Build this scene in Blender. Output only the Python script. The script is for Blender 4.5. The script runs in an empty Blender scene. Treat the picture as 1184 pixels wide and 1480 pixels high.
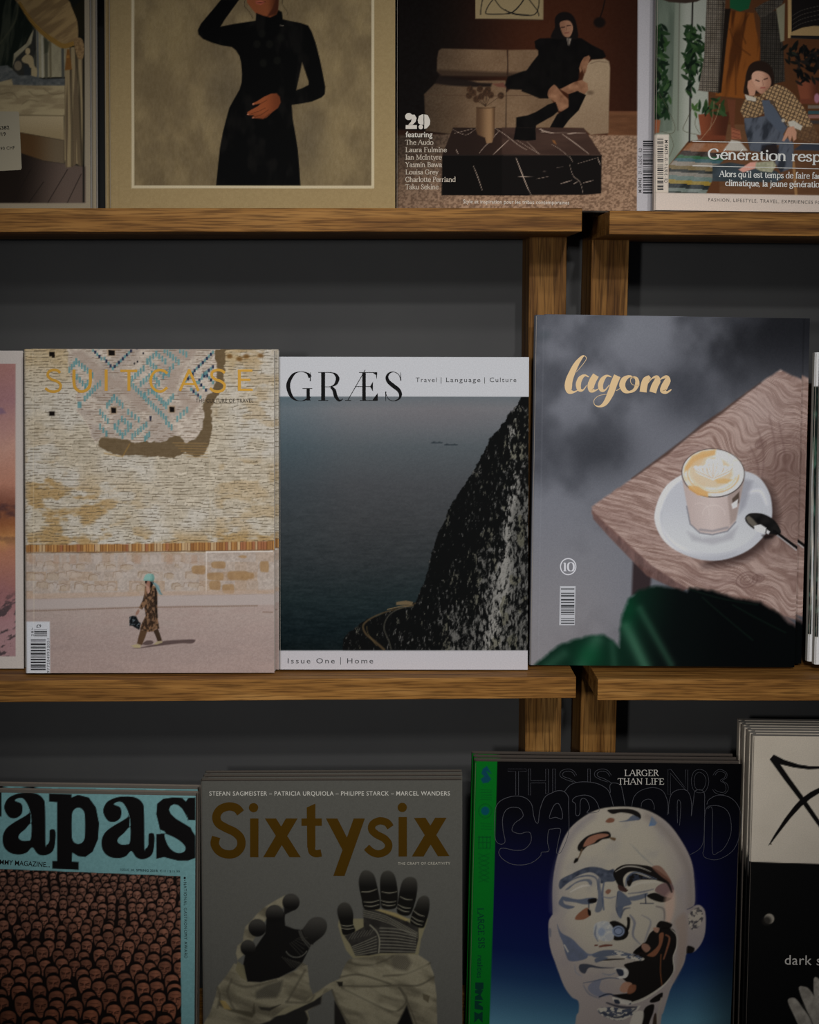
# Magazine display: two oak shelf units against a grey wall, three rows of face-out magazines.
# Metres. X right, Y towards the wall, Z up; the camera stands at the origin of X and Z.
import bpy, bmesh, math, random
import numpy as np
from mathutils import Matrix, Vector, Euler

scene = bpy.context.scene
COL = scene.collection

# ------------------------------------------------------------------ camera, world, lamps, exposure
def aim_matrix(loc, yaw, pitch, roll):
    cy, sy = math.cos(yaw), math.sin(yaw)
    f = Vector((sy*math.cos(pitch), cy*math.cos(pitch), -math.sin(pitch)))
    r = Vector((cy, -sy, 0)); u = r.cross(f)
    c, s = math.cos(roll), math.sin(roll)
    r2 = c*r + s*u; u2 = -s*r + c*u
    m = Matrix(((r2.x, u2.x, -f.x, loc[0]), (r2.y, u2.y, -f.y, loc[1]), (r2.z, u2.z, -f.z, loc[2]), (0, 0, 0, 1)))
    return m
cam_d = bpy.data.cameras.new('camera'); cam = bpy.data.objects.new('camera', cam_d); COL.objects.link(cam)
cam.matrix_world = aim_matrix((0, -1.276, 0), .02192, .13168, -.00177)
cam_d.sensor_fit = 'HORIZONTAL'; cam_d.sensor_width = 36.0; cam_d.lens = 2200/1184*36; cam_d.clip_start = .05
scene.camera = cam

world = bpy.data.worlds.new('world'); scene.world = world; world.use_nodes = True
world.node_tree.nodes['Background'].inputs[0].default_value = (.78, .86, 1.0, 1)
world.node_tree.nodes['Background'].inputs[1].default_value = .07

def spot(name, loc, target, watts, half_deg, radius, col):
    d = bpy.data.lights.new(name, 'SPOT'); o = bpy.data.objects.new(name, d); COL.objects.link(o)
    o.location = loc; o.rotation_euler = (Vector(target)-Vector(loc)).to_track_quat('-Z', 'Y').to_euler()
    d.energy = watts; d.spot_size = math.radians(2*half_deg); d.spot_blend = 1.0; d.shadow_soft_size = radius; d.color = col
    return o
# ceiling track spots of the shop, in front of the shelves, then an added fill
spot('track_spot', (.30, -1.65, .64), (.08, 0, -.150), 27, 19, .025, (1, .985, .965))
spot('track_spot', (.05, -1.65, .47), (.08, 0, -.150), 19, 19, .05, (1, .985, .965))
spot('track_spot', (.10, -1.65, .88), (.09, 0, -.155), 20, 19, .05, (1, .985, .965))
spot('fill_spot', (-.42, -1.75, .06), (-.02, 0, -.150), 25, 19, .05, (1, .985, .965))  # low fill lamp, added to lift the dark under the boards

vs = scene.view_settings
vs.view_transform = 'Standard'; vs.look = 'None'; vs.gamma = 1.0; vs.exposure = 0.0; vs.use_curve_mapping = False

# ------------------------------------------------------------------ small helpers
def lin(c):
    c = np.asarray(c, float)/255.0
    return np.where(c <= .04045, c/12.92, ((c+.055)/1.055)**2.4)
def link(name, me, mat=None, parent=None):
    o = bpy.data.objects.new(name, me); COL.objects.link(o)
    if mat: me.materials.append(mat)
    if parent: o.parent = parent
    return o
def empty(name, loc=(0, 0, 0), rot=(0, 0, 0), parent=None):
    o = bpy.data.objects.new(name, None); COL.objects.link(o); o.location = loc; o.rotation_euler = rot
    o.empty_display_size = .02
    if parent: o.parent = parent
    return o
def tag(o, label, cat, group=None):
    o['label'] = label; o['category'] = cat
    if group: o['group'] = group
    return o
def box_bm(bm, x0, x1, y0, y1, z0, z1):
    v = [bm.verts.new((x, y, z)) for x in (x0, x1) for y in (y0, y1) for z in (z0, z1)]
    for f in ((0, 1, 3, 2), (4, 6, 7, 5), (0, 4, 5, 1), (2, 3, 7, 6), (0, 2, 6, 4), (1, 5, 7, 3)):
        bm.faces.new([v[i] for i in f])
def box(name, x0, x1, y0, y1, z0, z1, mat, parent=None, bevel=0, smooth=False):
    bm = bmesh.new(); box_bm(bm, x0, x1, y0, y1, z0, z1)
    if bevel: bmesh.ops.bevel(bm, geom=bm.edges[:], offset=bevel, segments=2, affect='EDGES', profile=.5)
    bmesh.ops.recalc_face_normals(bm, faces=bm.faces[:])
    me = bpy.data.meshes.new(name); bm.to_mesh(me); bm.free()
    return link(name, me, mat, parent)

# ------------------------------------------------------------------ materials
def new_mat(name):
    m = bpy.data.materials.new(name); m.use_nodes = True
    nt = m.node_tree; b = nt.nodes['Principled BSDF']; return m, nt, b
def ramp(nt, stops):
    r = nt.nodes.new('ShaderNodeValToRGB'); e = r.color_ramp.elements
    while len(e) > 1: e.remove(e[0])
    e[0].position = stops[0][0]; e[0].color = (*stops[0][1], 1)
    for p, c in stops[1:]:
        q = e.new(p); q.color = (*c, 1)
    return r
def wood_mat(name, axis, dark, mid, light, seed=0):
    """oak: long grain bands, pores and slow colour drift along the board"""
    m, nt, b = new_mat(name); N = nt.nodes.new; L = nt.links.new
    tc = N('ShaderNodeTexCoord'); mp = N('ShaderNodeMapping')
    sc = [46, 46, 46]; sc[axis] = 2.6
    mp.inputs['Scale'].default_value = sc; mp.inputs['Location'].default_value = (seed*3.1, seed*1.7, seed*2.3)
    L(tc.outputs['Object'], mp.inputs[0])
    n1 = N('ShaderNodeTexNoise'); n1.inputs['Scale'].default_value = 1.6; n1.inputs['Detail'].default_value = 6; n1.inputs['Distortion'].default_value = .9
    L(mp.outputs[0], n1.inputs[0])
    mp2 = N('ShaderNodeMapping'); s2 = [420, 420, 420]; s2[axis] = 16; mp2.inputs['Scale'].default_value = s2
    L(tc.outputs['Object'], mp2.inputs[0])
    n2 = N('ShaderNodeTexNoise'); n2.inputs['Scale'].default_value = 1.7; n2.inputs['Detail'].default_value = 3
    L(mp2.outputs[0], n2.inputs[0])
    n3 = N('ShaderNodeTexNoise'); n3.inputs['Scale'].default_value = 4; n3.inputs['Detail'].default_value = 1
    L(tc.outputs['Object'], n3.inputs[0])
    r1 = ramp(nt, [(.28, dark), (.5, mid), (.72, light)]); L(n1.outputs[0], r1.inputs[0])
    r2 = ramp(nt, [(.38, (.34, .30, .26)), (.55, (1.05, 1.04, 1.02))]); L(n2.outputs[0], r2.inputs[0])
    r3 = ramp(nt, [(.3, (.86, .84, .8)), (.7, (1.06, 1.05, 1.04))]); L(n3.outputs[0], r3.inputs[0])
    mx = N('ShaderNodeMixRGB'); mx.blend_type = 'MULTIPLY'; mx.inputs[0].default_value = .75
    L(r1.outputs[0], mx.inputs[1]); L(r2.outputs[0], mx.inputs[2])
    my = N('ShaderNodeMixRGB'); my.blend_type = 'MULTIPLY'; my.inputs[0].default_value = 1
    L(mx.outputs[0], my.inputs[1]); L(r3.outputs[0], my.inputs[2])
    L(my.outputs[0], b.inputs['Base Color'])
    b.inputs['Roughness'].default_value = .55; b.inputs['Specular IOR Level'].default_value = .12
    bp = N('ShaderNodeBump'); bp.inputs['Strength'].default_value = .25; bp.inputs['Distance'].default_value = .0006
    L(n2.outputs[0], bp.inputs['Height']); L(bp.outputs[0], b.inputs['Normal'])
    return m
OAK = ((.15, .060, .014), (.37, .175, .044), (.52, .275, .085))
wood_x = wood_mat('oak_board', 0, *OAK)
wood_z = wood_mat('oak_post', 2, *[tuple(x*.72 for x in c) for c in OAK], seed=2)  # board oak toned down: weaker light on the posts is put into the colour
wood_r = wood_mat('oak_rail', 0, *OAK, seed=5)

m_wall, nt, b = new_mat('grey_wall_paint')
n = nt.nodes.new('ShaderNodeTexNoise'); n.inputs['Scale'].default_value = 9; n.inputs['Detail'].default_value = 5
tcw = nt.nodes.new('ShaderNodeTexCoord'); nt.links.new(tcw.outputs['Object'], n.inputs[0])
r = ramp(nt, [(.3, (.070, .070, .071)), (.7, (.082, .082, .081))]); nt.links.new(n.outputs[0], r.inputs[0])
nt.links.new(r.outputs[0], b.inputs['Base Color']); b.inputs['Roughness'].default_value = .85
n2 = nt.nodes.new('ShaderNodeTexNoise'); n2.inputs['Scale'].default_value = 260; nt.links.new(tcw.outputs['Object'], n2.inputs[0])
bp = nt.nodes.new('ShaderNodeBump'); bp.inputs['Strength'].default_value = .15; bp.inputs['Distance'].default_value = .0008
nt.links.new(n2.outputs[0], bp.inputs['Height']); nt.links.new(bp.outputs[0], b.inputs['Normal'])

m_floor, nt, b = new_mat('floor_concrete')
n = nt.nodes.new('ShaderNodeTexNoise'); n.inputs['Scale'].default_value = 6; n.inputs['Detail'].default_value = 6
r = ramp(nt, [(.3, (.13, .125, .12)), (.7, (.2, .19, .18))]); nt.links.new(n.outputs[0], r.inputs[0])
nt.links.new(r.outputs[0], b.inputs['Base Color']); b.inputs['Roughness'].default_value = .7

def print_mat(name, rough=.42, spec=.3):
    m, nt, b = new_mat(name)
    a = nt.nodes.new('ShaderNodeAttribute'); a.attribute_name = 'ink'
    n = nt.nodes.new('ShaderNodeTexNoise'); n.inputs['Scale'].default_value = 900; n.inputs['Detail'].default_value = 2
    tc = nt.nodes.new('ShaderNodeTexCoord'); nt.links.new(tc.outputs['Object'], n.inputs[0])
    r = ramp(nt, [(.3, (.93, .93, .93)), (.7, (1.05, 1.05, 1.05))]); nt.links.new(n.outputs[0], r.inputs[0])
    mx = nt.nodes.new('ShaderNodeMixRGB'); mx.blend_type = 'MULTIPLY'; mx.inputs[0].default_value = 1
    nt.links.new(a.outputs['Color'], mx.inputs[1]); nt.links.new(r.outputs[0], mx.inputs[2])
    nt.links.new(mx.outputs[0], b.inputs['Base Color'])
    b.inputs['Roughness'].default_value = rough; b.inputs['Specular IOR Level'].default_value = spec
    return m
m_print = print_mat('printed_cover', .6, .04)
def pages_mat(name, base):
    m, nt, b = new_mat(name)
    tc = nt.nodes.new('ShaderNodeTexCoord'); mp = nt.nodes.new('ShaderNodeMapping'); mp.inputs['Scale'].default_value = (3, 2400, 3)
    nt.links.new(tc.outputs['Object'], mp.inputs[0])
    n = nt.nodes.new('ShaderNodeTexNoise'); n.inputs['Scale'].default_value = 1; n.inputs['Detail'].default_value = 3
    nt.links.new(mp.outputs[0], n.inputs[0])
    r = ramp(nt, [(.3, tuple(x*.5 for x in base)), (.65, base)]); nt.links.new(n.outputs[0], r.inputs[0])
    nt.links.new(r.outputs[0], b.inputs['Base Color']); b.inputs['Roughness'].default_value = .9
    return m
m_pages = pages_mat('paper_page_edges', (.42, .37, .31))
m_pages_grey = pages_mat('grey_page_edges', (.13, .105, .085))
_inks = {}
def ink(rgb, metal=0, rough=.5, L=.52):
    """flat printing ink; rgb is the tone as it appears under the shop light, L the light on that row"""
    k = (tuple(rgb), metal, rough, L)
    if k not in _inks:
        m, nt, b = new_mat('ink'); c = np.clip(lin(rgb)/L, 0, .92)
        b.inputs['Base Color'].default_value = (*c, 1); b.inputs['Metallic'].default_value = metal
        b.inputs['Roughness'].default_value = rough; b.inputs['Specular IOR Level'].default_value = .05
        _inks[k] = m
    return _inks[k]

# ------------------------------------------------------------------ setting
ZUT, ZUB, ZLT, ZLB = .08353, .06451, -.31275, -.33154
STEP = ZUT-ZLT; Z3 = ZLT-STEP; POST_Y = .1005; POST_D = .064; PW = .0335; WALL_Y = .168
FLOOR_Z = Z3-STEP+.10
w_ = box('wall_back', -2.6, 2.8, WALL_Y, WALL_Y+.08, FLOOR_Z, 1.5, m_wall); w_['kind'] = 'structure'
f_ = box('floor', -2.6, 2.8, -3.4, WALL_Y, FLOOR_Z-.05, FLOOR_Z, m_floor); f_['kind'] = 'structure'

def shelf_unit(label, loc, rot, x_lo, x_hi):
    """boards, posts at both ends, a rear leaning rail per level; x_lo..x_hi along the unit"""
    u = empty('shelf_unit', loc, rot); tag(u, label, 'shelf', 'oak magazine shelf units')
    zs = [(ZUB, ZUT), (ZLB, ZLT), (ZLB-STEP, ZLT-STEP)]
    for z0, z1 in zs:
        box('shelf_board', x_lo, x_hi, 0, POST_Y+.03, z0, z1, wood_x, u, bevel=.0006)
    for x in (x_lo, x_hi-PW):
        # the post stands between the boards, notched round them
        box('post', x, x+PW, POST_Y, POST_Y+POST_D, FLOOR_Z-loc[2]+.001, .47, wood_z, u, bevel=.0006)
    for z0 in (.280, -.116, -.700):
        box('rail', x_lo+PW, x_hi-PW, POST_Y+.004, POST_Y+.022, z0, z0+.053, wood_r, u, bevel=.0006)
    return u
shelf_unit('wide level oak shelf unit left of the narrow gap, holding the cliff cover', (0, 0, 0), (0, 0, 0), -.80, .1712)
shelf_unit('slightly tilted oak shelf unit right of the narrow gap between the posts', (.1932, .0004, -.0022), (0, .0102, .0007), 0, .96)

# ------------------------------------------------------------------ printing: covers are fine meshes whose vertices carry ink colour
def homography(src, dst):
    A = []; B = []
    for (x, y), (X, Y) in zip(src, dst):
        A.append([x, y, 1, 0, 0, 0, -X*x, -X*y]); B.append(X)
        A.append([0, 0, 0, x, y, 1, -Y*x, -Y*y]); B.append(Y)
    return np.append(np.linalg.solve(np.array(A, float), np.array(B, float)), 1).reshape(3, 3)
def happly(H, x, y):
    w = H[2, 0]*x+H[2, 1]*y+H[2, 2]
    return (H[0, 0]*x+H[0, 1]*y+H[0, 2])/w, (H[1, 0]*x+H[1, 1]*y+H[1, 2])/w
_tab = np.random.RandomState(7).rand(65536)
def vnoise(x, y, seed=0):
    xi = np.floor(x).astype(np.int64); yi = np.floor(y).astype(np.int64)
    fx = x-xi; fy = y-yi; fx = fx*fx*(3-2*fx); fy = fy*fy*(3-2*fy)
    def h(a, b): return _tab[(a*374761+b*668265+seed*9176) & 65535]
    return (h(xi, yi)*(1-fx)+h(xi+1, yi)*fx)*(1-fy)+(h(xi, yi+1)*(1-fx)+h(xi+1, yi+1)*fx)*fy
def fbm(x, y, oct=4, seed=0, gain=.5):
    s = 0; a = 1; t = 0
    for i in range(oct):
        s = s+a*vnoise(x*2**i+13.7*i, y*2**i+5.3*i, seed+i); t += a; a *= gain
    return s/t
def smooth(pts, closed=True, n=6):
    p = np.asarray(pts, float); N = len(p); out = []
    for i in range(N if closed else N-1):
        a = p[(i-1) % N] if closed else p[max(i-1, 0)]
        b, c = p[i], p[(i+1) % N]
        d = p[(i+2) % N] if closed else p[min(i+2, N-1)]
        for t in np.linspace(0, 1, n, endpoint=False):
            out.append(.5*((2*b)+(-a+c)*t+(2*a-5*b+4*c-d)*t*t+(-a+3*b-3*c+d)*t**3))
    if not closed: out.append(p[-1])
    return np.array(out)
def mixc(a, b, t):
    t = np.asarray(t)[..., None]
    return np.asarray(a, float)*(1-t)+np.asarray(b, float)*t
def sstep(a, b, x):
    t = np.clip((x-a)/(b-a), 0, 1); return t*t*(3-2*t)

class Art:
    """a cover's print. The design is drawn in print units (x right, y down) whose four cover corners are `quad` (TL, TR, BR, BL)."""
    def __init__(s, quad, w, h, step=1.3, view=(-25, -25, 1209, 1505)):
        s.w, s.h, s.quad = w, h, quad
        s.H = homography([(0, 1), (1, 1), (1, 0), (0, 0)], quad); s.Hi = np.linalg.inv(s.H)
        def axis(a, b, lo, hi):
            xs = [a]; d = 1 if b > a else -1
            while (b-xs[-1])*d > 1e-6:
                x = xs[-1]; fine = lo <= x <= hi
                nx = x+d*(step if fine else 12)
                if not fine and d > 0 and x < lo: nx = min(nx, lo)
                if not fine and d < 0 and x > hi: nx = max(nx, hi)
                xs.append(nx)
            xs = np.array(xs); return (xs-a)/(xs[-1]-a)
        (x0, y0), (x1, y1), (x2, y2), (x3, y3) = quad
        s.u = axis((x0+x3)/2, (x1+x2)/2, view[0], view[2])
        s.v = axis((y3+y2)/2, (y0+y1)/2, view[1], view[3])
        U, V = np.meshgrid(s.u, s.v)
        s.X, s.Y = happly(s.H, U, V)
        s.C = np.zeros(U.shape+(3,)); s.C[:] = 200
    def sl(s, x0, y0, x1, y1):
        xm = np.where((s.X.max(0) >= x0) & (s.X.min(0) <= x1))[0]; ym = np.where((s.Y.max(1) >= y0) & (s.Y.min(1) <= y1))[0]
        if len(xm) == 0 or len(ym) == 0: return None
        return np.s_[ym[0]:ym[-1]+1, xm[0]:xm[-1]+1]
    def put(s, sl, a, col):
        if callable(col): col = col(s.X[sl], s.Y[sl])
        s.C[sl] = s.C[sl]*(1-a[..., None])+np.asarray(col, float)*a[..., None]
    def fill(s, col):
        s.put(np.s_[:, :], np.ones(s.X.shape), col)
    def sd(s, pts, sl):
        """signed distance to a polygon (positive inside)"""
        X, Y = s.X[sl], s.Y[sl]; d2 = np.full(X.shape, 1e9); ins = np.zeros(X.shape, bool)
        P = np.asarray(pts, float); Q = np.roll(P, -1, 0)
        for (ax, ay), (bx, by) in zip(P, Q):
            ex, ey = bx-ax, by-ay; l = ex*ex+ey*ey
            if l < 1e-9: continue
            wx, wy = X-ax, Y-ay; t = np.clip((wx*ex+wy*ey)/l, 0, 1)
            d2 = np.minimum(d2, (wx-t*ex)**2+(wy-t*ey)**2)
            if ey: ins ^= ((ay > Y) != (by > Y)) & (X < ax+(Y-ay)*ex/ey)
        d = np.sqrt(d2); return np.where(ins, d, -d)
    def poly(s, pts, col, soft=.7, a=1.0, sm=False, rough=0, rs=6):
        pts = smooth(pts) if sm else np.asarray(pts, float)
        m = soft+rough+1; sl = s.sl(pts[:, 0].min()-m, pts[:, 1].min()-m, pts[:, 0].max()+m, pts[:, 1].max()+m)
        if sl is None: return
        d = s.sd(pts, sl)
        if rough: d = d+(fbm(s.X[sl]/rs, s.Y[sl]/rs, 3, 3)-.5)*2*rough
        s.put(sl, a*np.clip(d/(2*soft)+.5, 0, 1), col)
    def rect(s, x0, y0, x1, y1, col, soft=.5, a=1.0):
        s.poly([(x0, y0), (x1, y0), (x1, y1), (x0, y1)], col, soft, a)
    def ell(s, cx, cy, rx, ry, col, soft=.7, a=1.0, rot=0):
        m = max(rx, ry)+soft+1; sl = s.sl(cx-m, cy-m, cx+m, cy+m)
        if sl is None: return
        c, n = math.cos(rot), math.sin(rot); x = s.X[sl]-cx; y = s.Y[sl]-cy
        x, y = x*c+y*n, -x*n+y*c
        r = np.sqrt((x/rx)**2+(y/ry)**2)+1e-9
        s.put(sl, a*np.clip((1-r)*np.sqrt(rx*ry)/(2*soft)+.5, 0, 1), col)
    def ring(s, cx, cy, rx, ry, wd, col, soft=.6, a=1.0, rot=0, a0=0, a1=2*math.pi):
        t = np.linspace(a0, a1, 40); c, n = math.cos(rot), math.sin(rot)
        x = rx*np.cos(t); y = ry*np.sin(t)
        s.line(np.stack([cx+x*c-y*n, cy+x*n+y*c], 1), wd, col, soft, a)
    def line(s, pts, wd, col, soft=.6, a=1.0, sm=False):
        pts = smooth(pts, False) if sm else np.asarray(pts, float)
        wd = np.asarray(wd, float)
        if wd.ndim == 0: W = np.full(len(pts), float(wd))
        else: W = np.interp(np.linspace(0, 1, len(pts)), np.linspace(0, 1, len(wd)), wd)
        m = W.max()+soft+1; sl = s.sl(pts[:, 0].min()-m, pts[:, 1].min()-m, pts[:, 0].max()+m, pts[:, 1].max()+m)
        if sl is None: return
        X, Y = s.X[sl], s.Y[sl]; d = np.full(X.shape, -1e9)
        for i in range(len(pts)-1):
            ax, ay = pts[i]; ex, ey = pts[i+1]-pts[i]; l = ex*ex+ey*ey
            if l < 1e-9: continue
            t = np.clip(((X-ax)*ex+(Y-ay)*ey)/l, 0, 1)
            d = np.maximum(d, (W[i]+(W[i+1]-W[i])*t)/2-np.sqrt((X-ax-t*ex)**2+(Y-ay-t*ey)**2))
        s.put(sl, a*np.clip(d/(2*soft)+.5, 0, 1), col)
    def local(s, x, y):
        u, v = happly(s.Hi, np.asarray(x, float), np.asarray(y, float))
        return (u-.5)*s.w, v*s.h

def cover_mesh(name, art, t, L, crease=None, every=1, spine=None, back=None, edge=(.40, .37, .33)):
    """front sheet (fine grid), spine and back of a magazine cover as one wrap, coloured by the art"""
    iu = np.arange(0, len(art.u), every); iv = np.arange(0, len(art.v), every)
    if iu[-1] != len(art.u)-1: iu = np.append(iu, len(art.u)-1)
    if iv[-1] != len(art.v)-1: iv = np.append(iv, len(art.v)-1)
    u, v = art.u[iu], art.v[iv]; nu, nv = len(u), len(v)
    U, V = np.meshgrid(u, v)
    D = np.zeros_like(U)
    if crease:
        xu = np.abs((U*art.w)-crease); D += .00035*np.exp(-(xu/.0007)**2)
    D += .0022*np.clip(1-U*art.w/.0022, 0, 1)**2      # rounded spine shoulder
    co = np.stack([(U-.5)*art.w, D, V*art.h], -1).reshape(-1, 3)
    col = np.clip(lin(np.clip(art.C[np.ix_(iv, iu)], 0, 255))/L, 0, .9).reshape(-1, 3)
    idx = np.arange(nu*nv).reshape(nv, nu)
    q = np.stack([idx[:-1, :-1], idx[:-1, 1:], idx[1:, 1:], idx[1:, :-1]], -1).reshape(-1, 4)
    # inner side, edge skirts, spine strip and back sheet
    k = 12; ex = []; ec = []; ef = []
    n0 = nu*nv; th = .0004
    W2 = art.w/2
    sp = [int(round(j)) for j in np.linspace(0, nv-1, k)]
    edgec = np.array(edge)
    left = col.reshape(nv, nu, 3)[:, 0]
    spc = (lambda j: left[j]) if spine is None else (lambda j: np.clip(lin(spine)/L, 0, .9))
    def add(p, c): ex.append(p); ec.append(c); return n0+len(ex)-1
    # spine (curved over from the front)
    prev = None
    for j in sp:
        z = v[j]*art.h
        a = add((-W2, .0022, z), spc(j)); b_ = add((-W2-.0001, t*.5, z), spc(j)); c_ = add((-W2, t, z), spc(j))
        if prev: ef += [(prev[0], a, b_, prev[1]), (prev[1], b_, c_, prev[2])]
        prev = (a, b_, c_)
    bc = np.clip(lin(back)/L, 0, .9) if back is not None else left.mean(0)
    p = [add(x, bc) for x in ((-W2, t, 0), (W2, t, 0), (W2, t, art.h), (-W2, t, art.h))]; ef.append((p[3], p[2], p[1], p[0]))
    p = [add(x, edgec) for x in ((-W2, t-th, 0), (W2, t-th, 0), (W2, t-th, art.h), (-W2, t-th, art.h))]; ef.append(tuple(p))
    for x0, z0, x1, z1 in ((W2, 0, W2, art.h), (W2, art.h, -W2, art.h), (-W2, 0, W2, 0)):
        for y0, y1 in ((0, th), (t-th, t)):
            p = [add(x, edgec) for x in ((x0, y0, z0), (x0, y1, z0), (x1, y1, z1), (x1, y0, z1))]; ef.append(tuple(p))
    p = [add(x, edgec) for x in ((-W2+.002, th, 0), (W2, th, 0), (W2, th, art.h), (-W2+.002, th, art.h))]; ef.append((p[3], p[2], p[1], p[0]))
    co = np.vstack([co, np.array(ex)]); col = np.vstack([col, np.array(ec)]); q = np.vstack([q, np.array(ef)])
    me = bpy.data.meshes.new(name)
    me.vertices.add(len(co)); me.vertices.foreach_set('co', co.astype(np.float32).ravel())
    me.loops.add(q.size); me.loops.foreach_set('vertex_index', q.astype(np.int32).ravel())
    me.polygons.add(len(q)); me.polygons.foreach_set('loop_start', np.arange(0, q.size, 4, dtype=np.int32))
    me.update(calc_edges=True)
    at = me.color_attributes.new('ink', 'FLOAT_COLOR', 'POINT')
    at.data.foreach_set('color', np.hstack([col, np.ones((len(col), 1))]).astype(np.float32).ravel())
    me.materials.append(m_print)
    return me

# ------------------------------------------------------------------ lettering: raised 0.2 mm flat shapes on a cover
def flat_mesh(name, art, verts, faces, mat, parent, lift=.0002):
    x, z = art.local(verts[:, 0], verts[:, 1])
    U = (x/art.w+.5)
    y = -(np.zeros(len(x))+lift)+.0022*np.clip(1-U*art.w/.0022, 0, 1)**2
    me = bpy.data.meshes.new(name); me.from_pydata(np.stack([x, y, z], 1).tolist(), [], [list(map(int, f)) for f in faces]); me.update()
    return link(name, me, mat, parent)
class Glyphs:
    """collects ribbons, outlines and type, then builds one lettering mesh"""
    def __init__(s): s.v = []; s.f = []; s.lay = []; s.n = 0
    def mark(s):
        s.n += 1; s.lay += [s.n]*(len(s.v)-len(s.lay))
    def quadstrip(s, A, B):
        n0 = len(s.v)
        for a, b_ in zip(A, B): s.v += [tuple(a), tuple(b_)]
        for i in range(len(A)-1): s.f.append((n0+2*i, n0+2*i+1, n0+2*i+3, n0+2*i+2))
        s.mark()
    def ribbon(s, pts, wd, sm=True, n=6, cap=False):
        P = smooth(pts, False, n) if sm and len(pts) > 2 else np.asarray(pts, float)
        wd = np.atleast_1d(np.asarray(wd, float))
        W = np.interp(np.linspace(0, 1, len(P)), np.linspace(0, 1, len(wd)), wd) if len(wd) > 1 else np.full(len(P), wd[0])
        T = np.gradient(P, axis=0); T /= np.linalg.norm(T, axis=1)[:, None]+1e-9
        N = np.stack([-T[:, 1], T[:, 0]], 1)
        s.quadstrip(P+N*W[:, None]/2, P-N*W[:, None]/2)
        if cap:
            for k in (0, -1):
                a = np.linspace(0, 2*math.pi, 12, endpoint=False); n0 = len(s.v)
                s.v += [(P[k, 0]+math.cos(t)*W[k]/2, P[k, 1]+math.sin(t)*W[k]/2) for t in a]; s.f.append(tuple(range(n0, n0+12)))
    def pen(s, pts, thick, thin, sm=True, n=6, closed=False, stress=0.0, pw=1.0):
        """pointed-pen stroke: thick on verticals, thin on horizontals"""
        P = smooth(pts, closed, n) if sm and len(pts) > 2 else np.asarray(pts, float)
        if closed: P = np.vstack([P, P[:1]])
        T = np.gradient(P, axis=0)
        if closed: T[0] = T[-1] = P[1]-P[-2]
        T /= np.linalg.norm(T, axis=1)[:, None]+1e-9
        c, n_ = math.cos(stress), math.sin(stress)
        W = thin+(thick-thin)*np.abs(T[:, 1]*c+T[:, 0]*n_)**pw
        N = np.stack([-T[:, 1], T[:, 0]], 1)
        s.quadstrip(P+N*W[:, None]/2, P-N*W[:, None]/2)
    def face(s, pts, sm=False):
        P = smooth(pts) if sm else np.asarray(pts, float); n0 = len(s.v)
        s.v += [tuple(p) for p in P]; s.f.append(tuple(range(n0, n0+len(P)))); s.mark()
    def outline(s, pts, wd, sm=True):
        P = smooth(pts) if sm else np.asarray(pts, float); P = np.vstack([P, P[:2]])
        s.ribbon(P, wd, sm=False)
    def tri(s, rings):
        """filled shape with holes (list of closed rings)"""
        from mathutils.geometry import tessellate_polygon
        R = [[Vector((x, y, 0)) for x, y in r] for r in rings]; n0 = len(s.v)
        flat = [p for r in R for p in r]; s.v += [(p.x, p.y) for p in flat]
        s.f += [tuple(n0+i for i in t) for t in tessellate_polygon(R)]
    def type(s, txt, p0, p1, cap, track=1.0, bold=0.0, shear=0.0):
        """sans type set from p0 to p1 on the baseline, cap height in print units"""
        cu = bpy.data.curves.new('type', 'FONT'); cu.body = txt; cu.space_character = track; cu.offset = bold; cu.shear = shear; cu.resolution_u = 3
        o = bpy.data.objects.new('type', cu); me = bpy.data.meshes.new_from_object(o)
        n = len(me.vertices); co = np.empty(n*3, np.float32); me.vertices.foreach_get('co', co); co = co.reshape(-1, 3)
        p0 = np.array(p0, float); p1 = np.array(p1, float); d = p1-p0; l = np.linalg.norm(d); d /= l; up = np.array([d[1], -d[0]])
        x0, x1 = co[:, 0].min(), co[:, 0].max(); n0 = len(s.v)
        x = (co[:, 0]-x0)/(x1-x0)*l; y = co[:, 1]/.70*cap
        s.v += [tuple(p0+d*a+up*b_) for a, b_ in zip(x, y)]
        s.f += [tuple(n0+i for i in p.vertices) for p in me.polygons]
        bpy.data.objects.remove(o); bpy.data.curves.remove(cu); bpy.data.meshes.remove(me)
    def build(s, name, art, mat, parent, lift=.0002):
        s.mark(); lay = (np.array(s.lay) % 24)*6e-6
        return flat_mesh(name, art, np.array(s.v, float), s.f, mat, parent, lift+lay)

# serif skeleton alphabet: unit = x-height 1.0, caps 1.5, y up. Strokes: (kind, points); S stem/curve with pen, H hairline/serif
_S = {}
def _glyph(ch, adv, *st): _S[ch] = (adv, st)
def _ser(x, y, w=.34): return ('H', [(x-w/2, y), (x+w/2, y)])
def _stem(x, y0, y1): return ('S', [(x, y0), (x, y1)])
C_, A_ = 1.5, 1.6
_glyph('T', 1.25, _stem(.62, 0, C_), ('H', [(.05, C_), (1.2, C_)]), ('H', [(.06, C_), (.03, 1.2)]), ('H', [(1.19, C_), (1.22, 1.2)]), _ser(.62, 0, .5))
_glyph('h', 1.1, _stem(.2, 0, A_), ('C', [(.2, .7), (.35, .95), (.6, 1), (.8, .8), (.82, .5), (.82, 0)]), _ser(.2, 0), _ser(.82, 0), ('H', [(.05, A_), (.2, A_)]))
_glyph('e', .92, ('C', [(.1, .58), (.8, .58), (.78, .8), (.65, .97), (.45, 1), (.22, .85), (.1, .5), (.2, .15), (.48, 0), (.7, .06), (.84, .25)]))
_glyph('A', 1.45, ('H', [(.1, 0), (.72, 1.55)]), ('S', [(.72, 1.55), (1.32, 0)]), ('H', [(.33, .55), (1.1, .55)]), _ser(.12, 0, .4), _ser(1.3, 0, .45))
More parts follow.
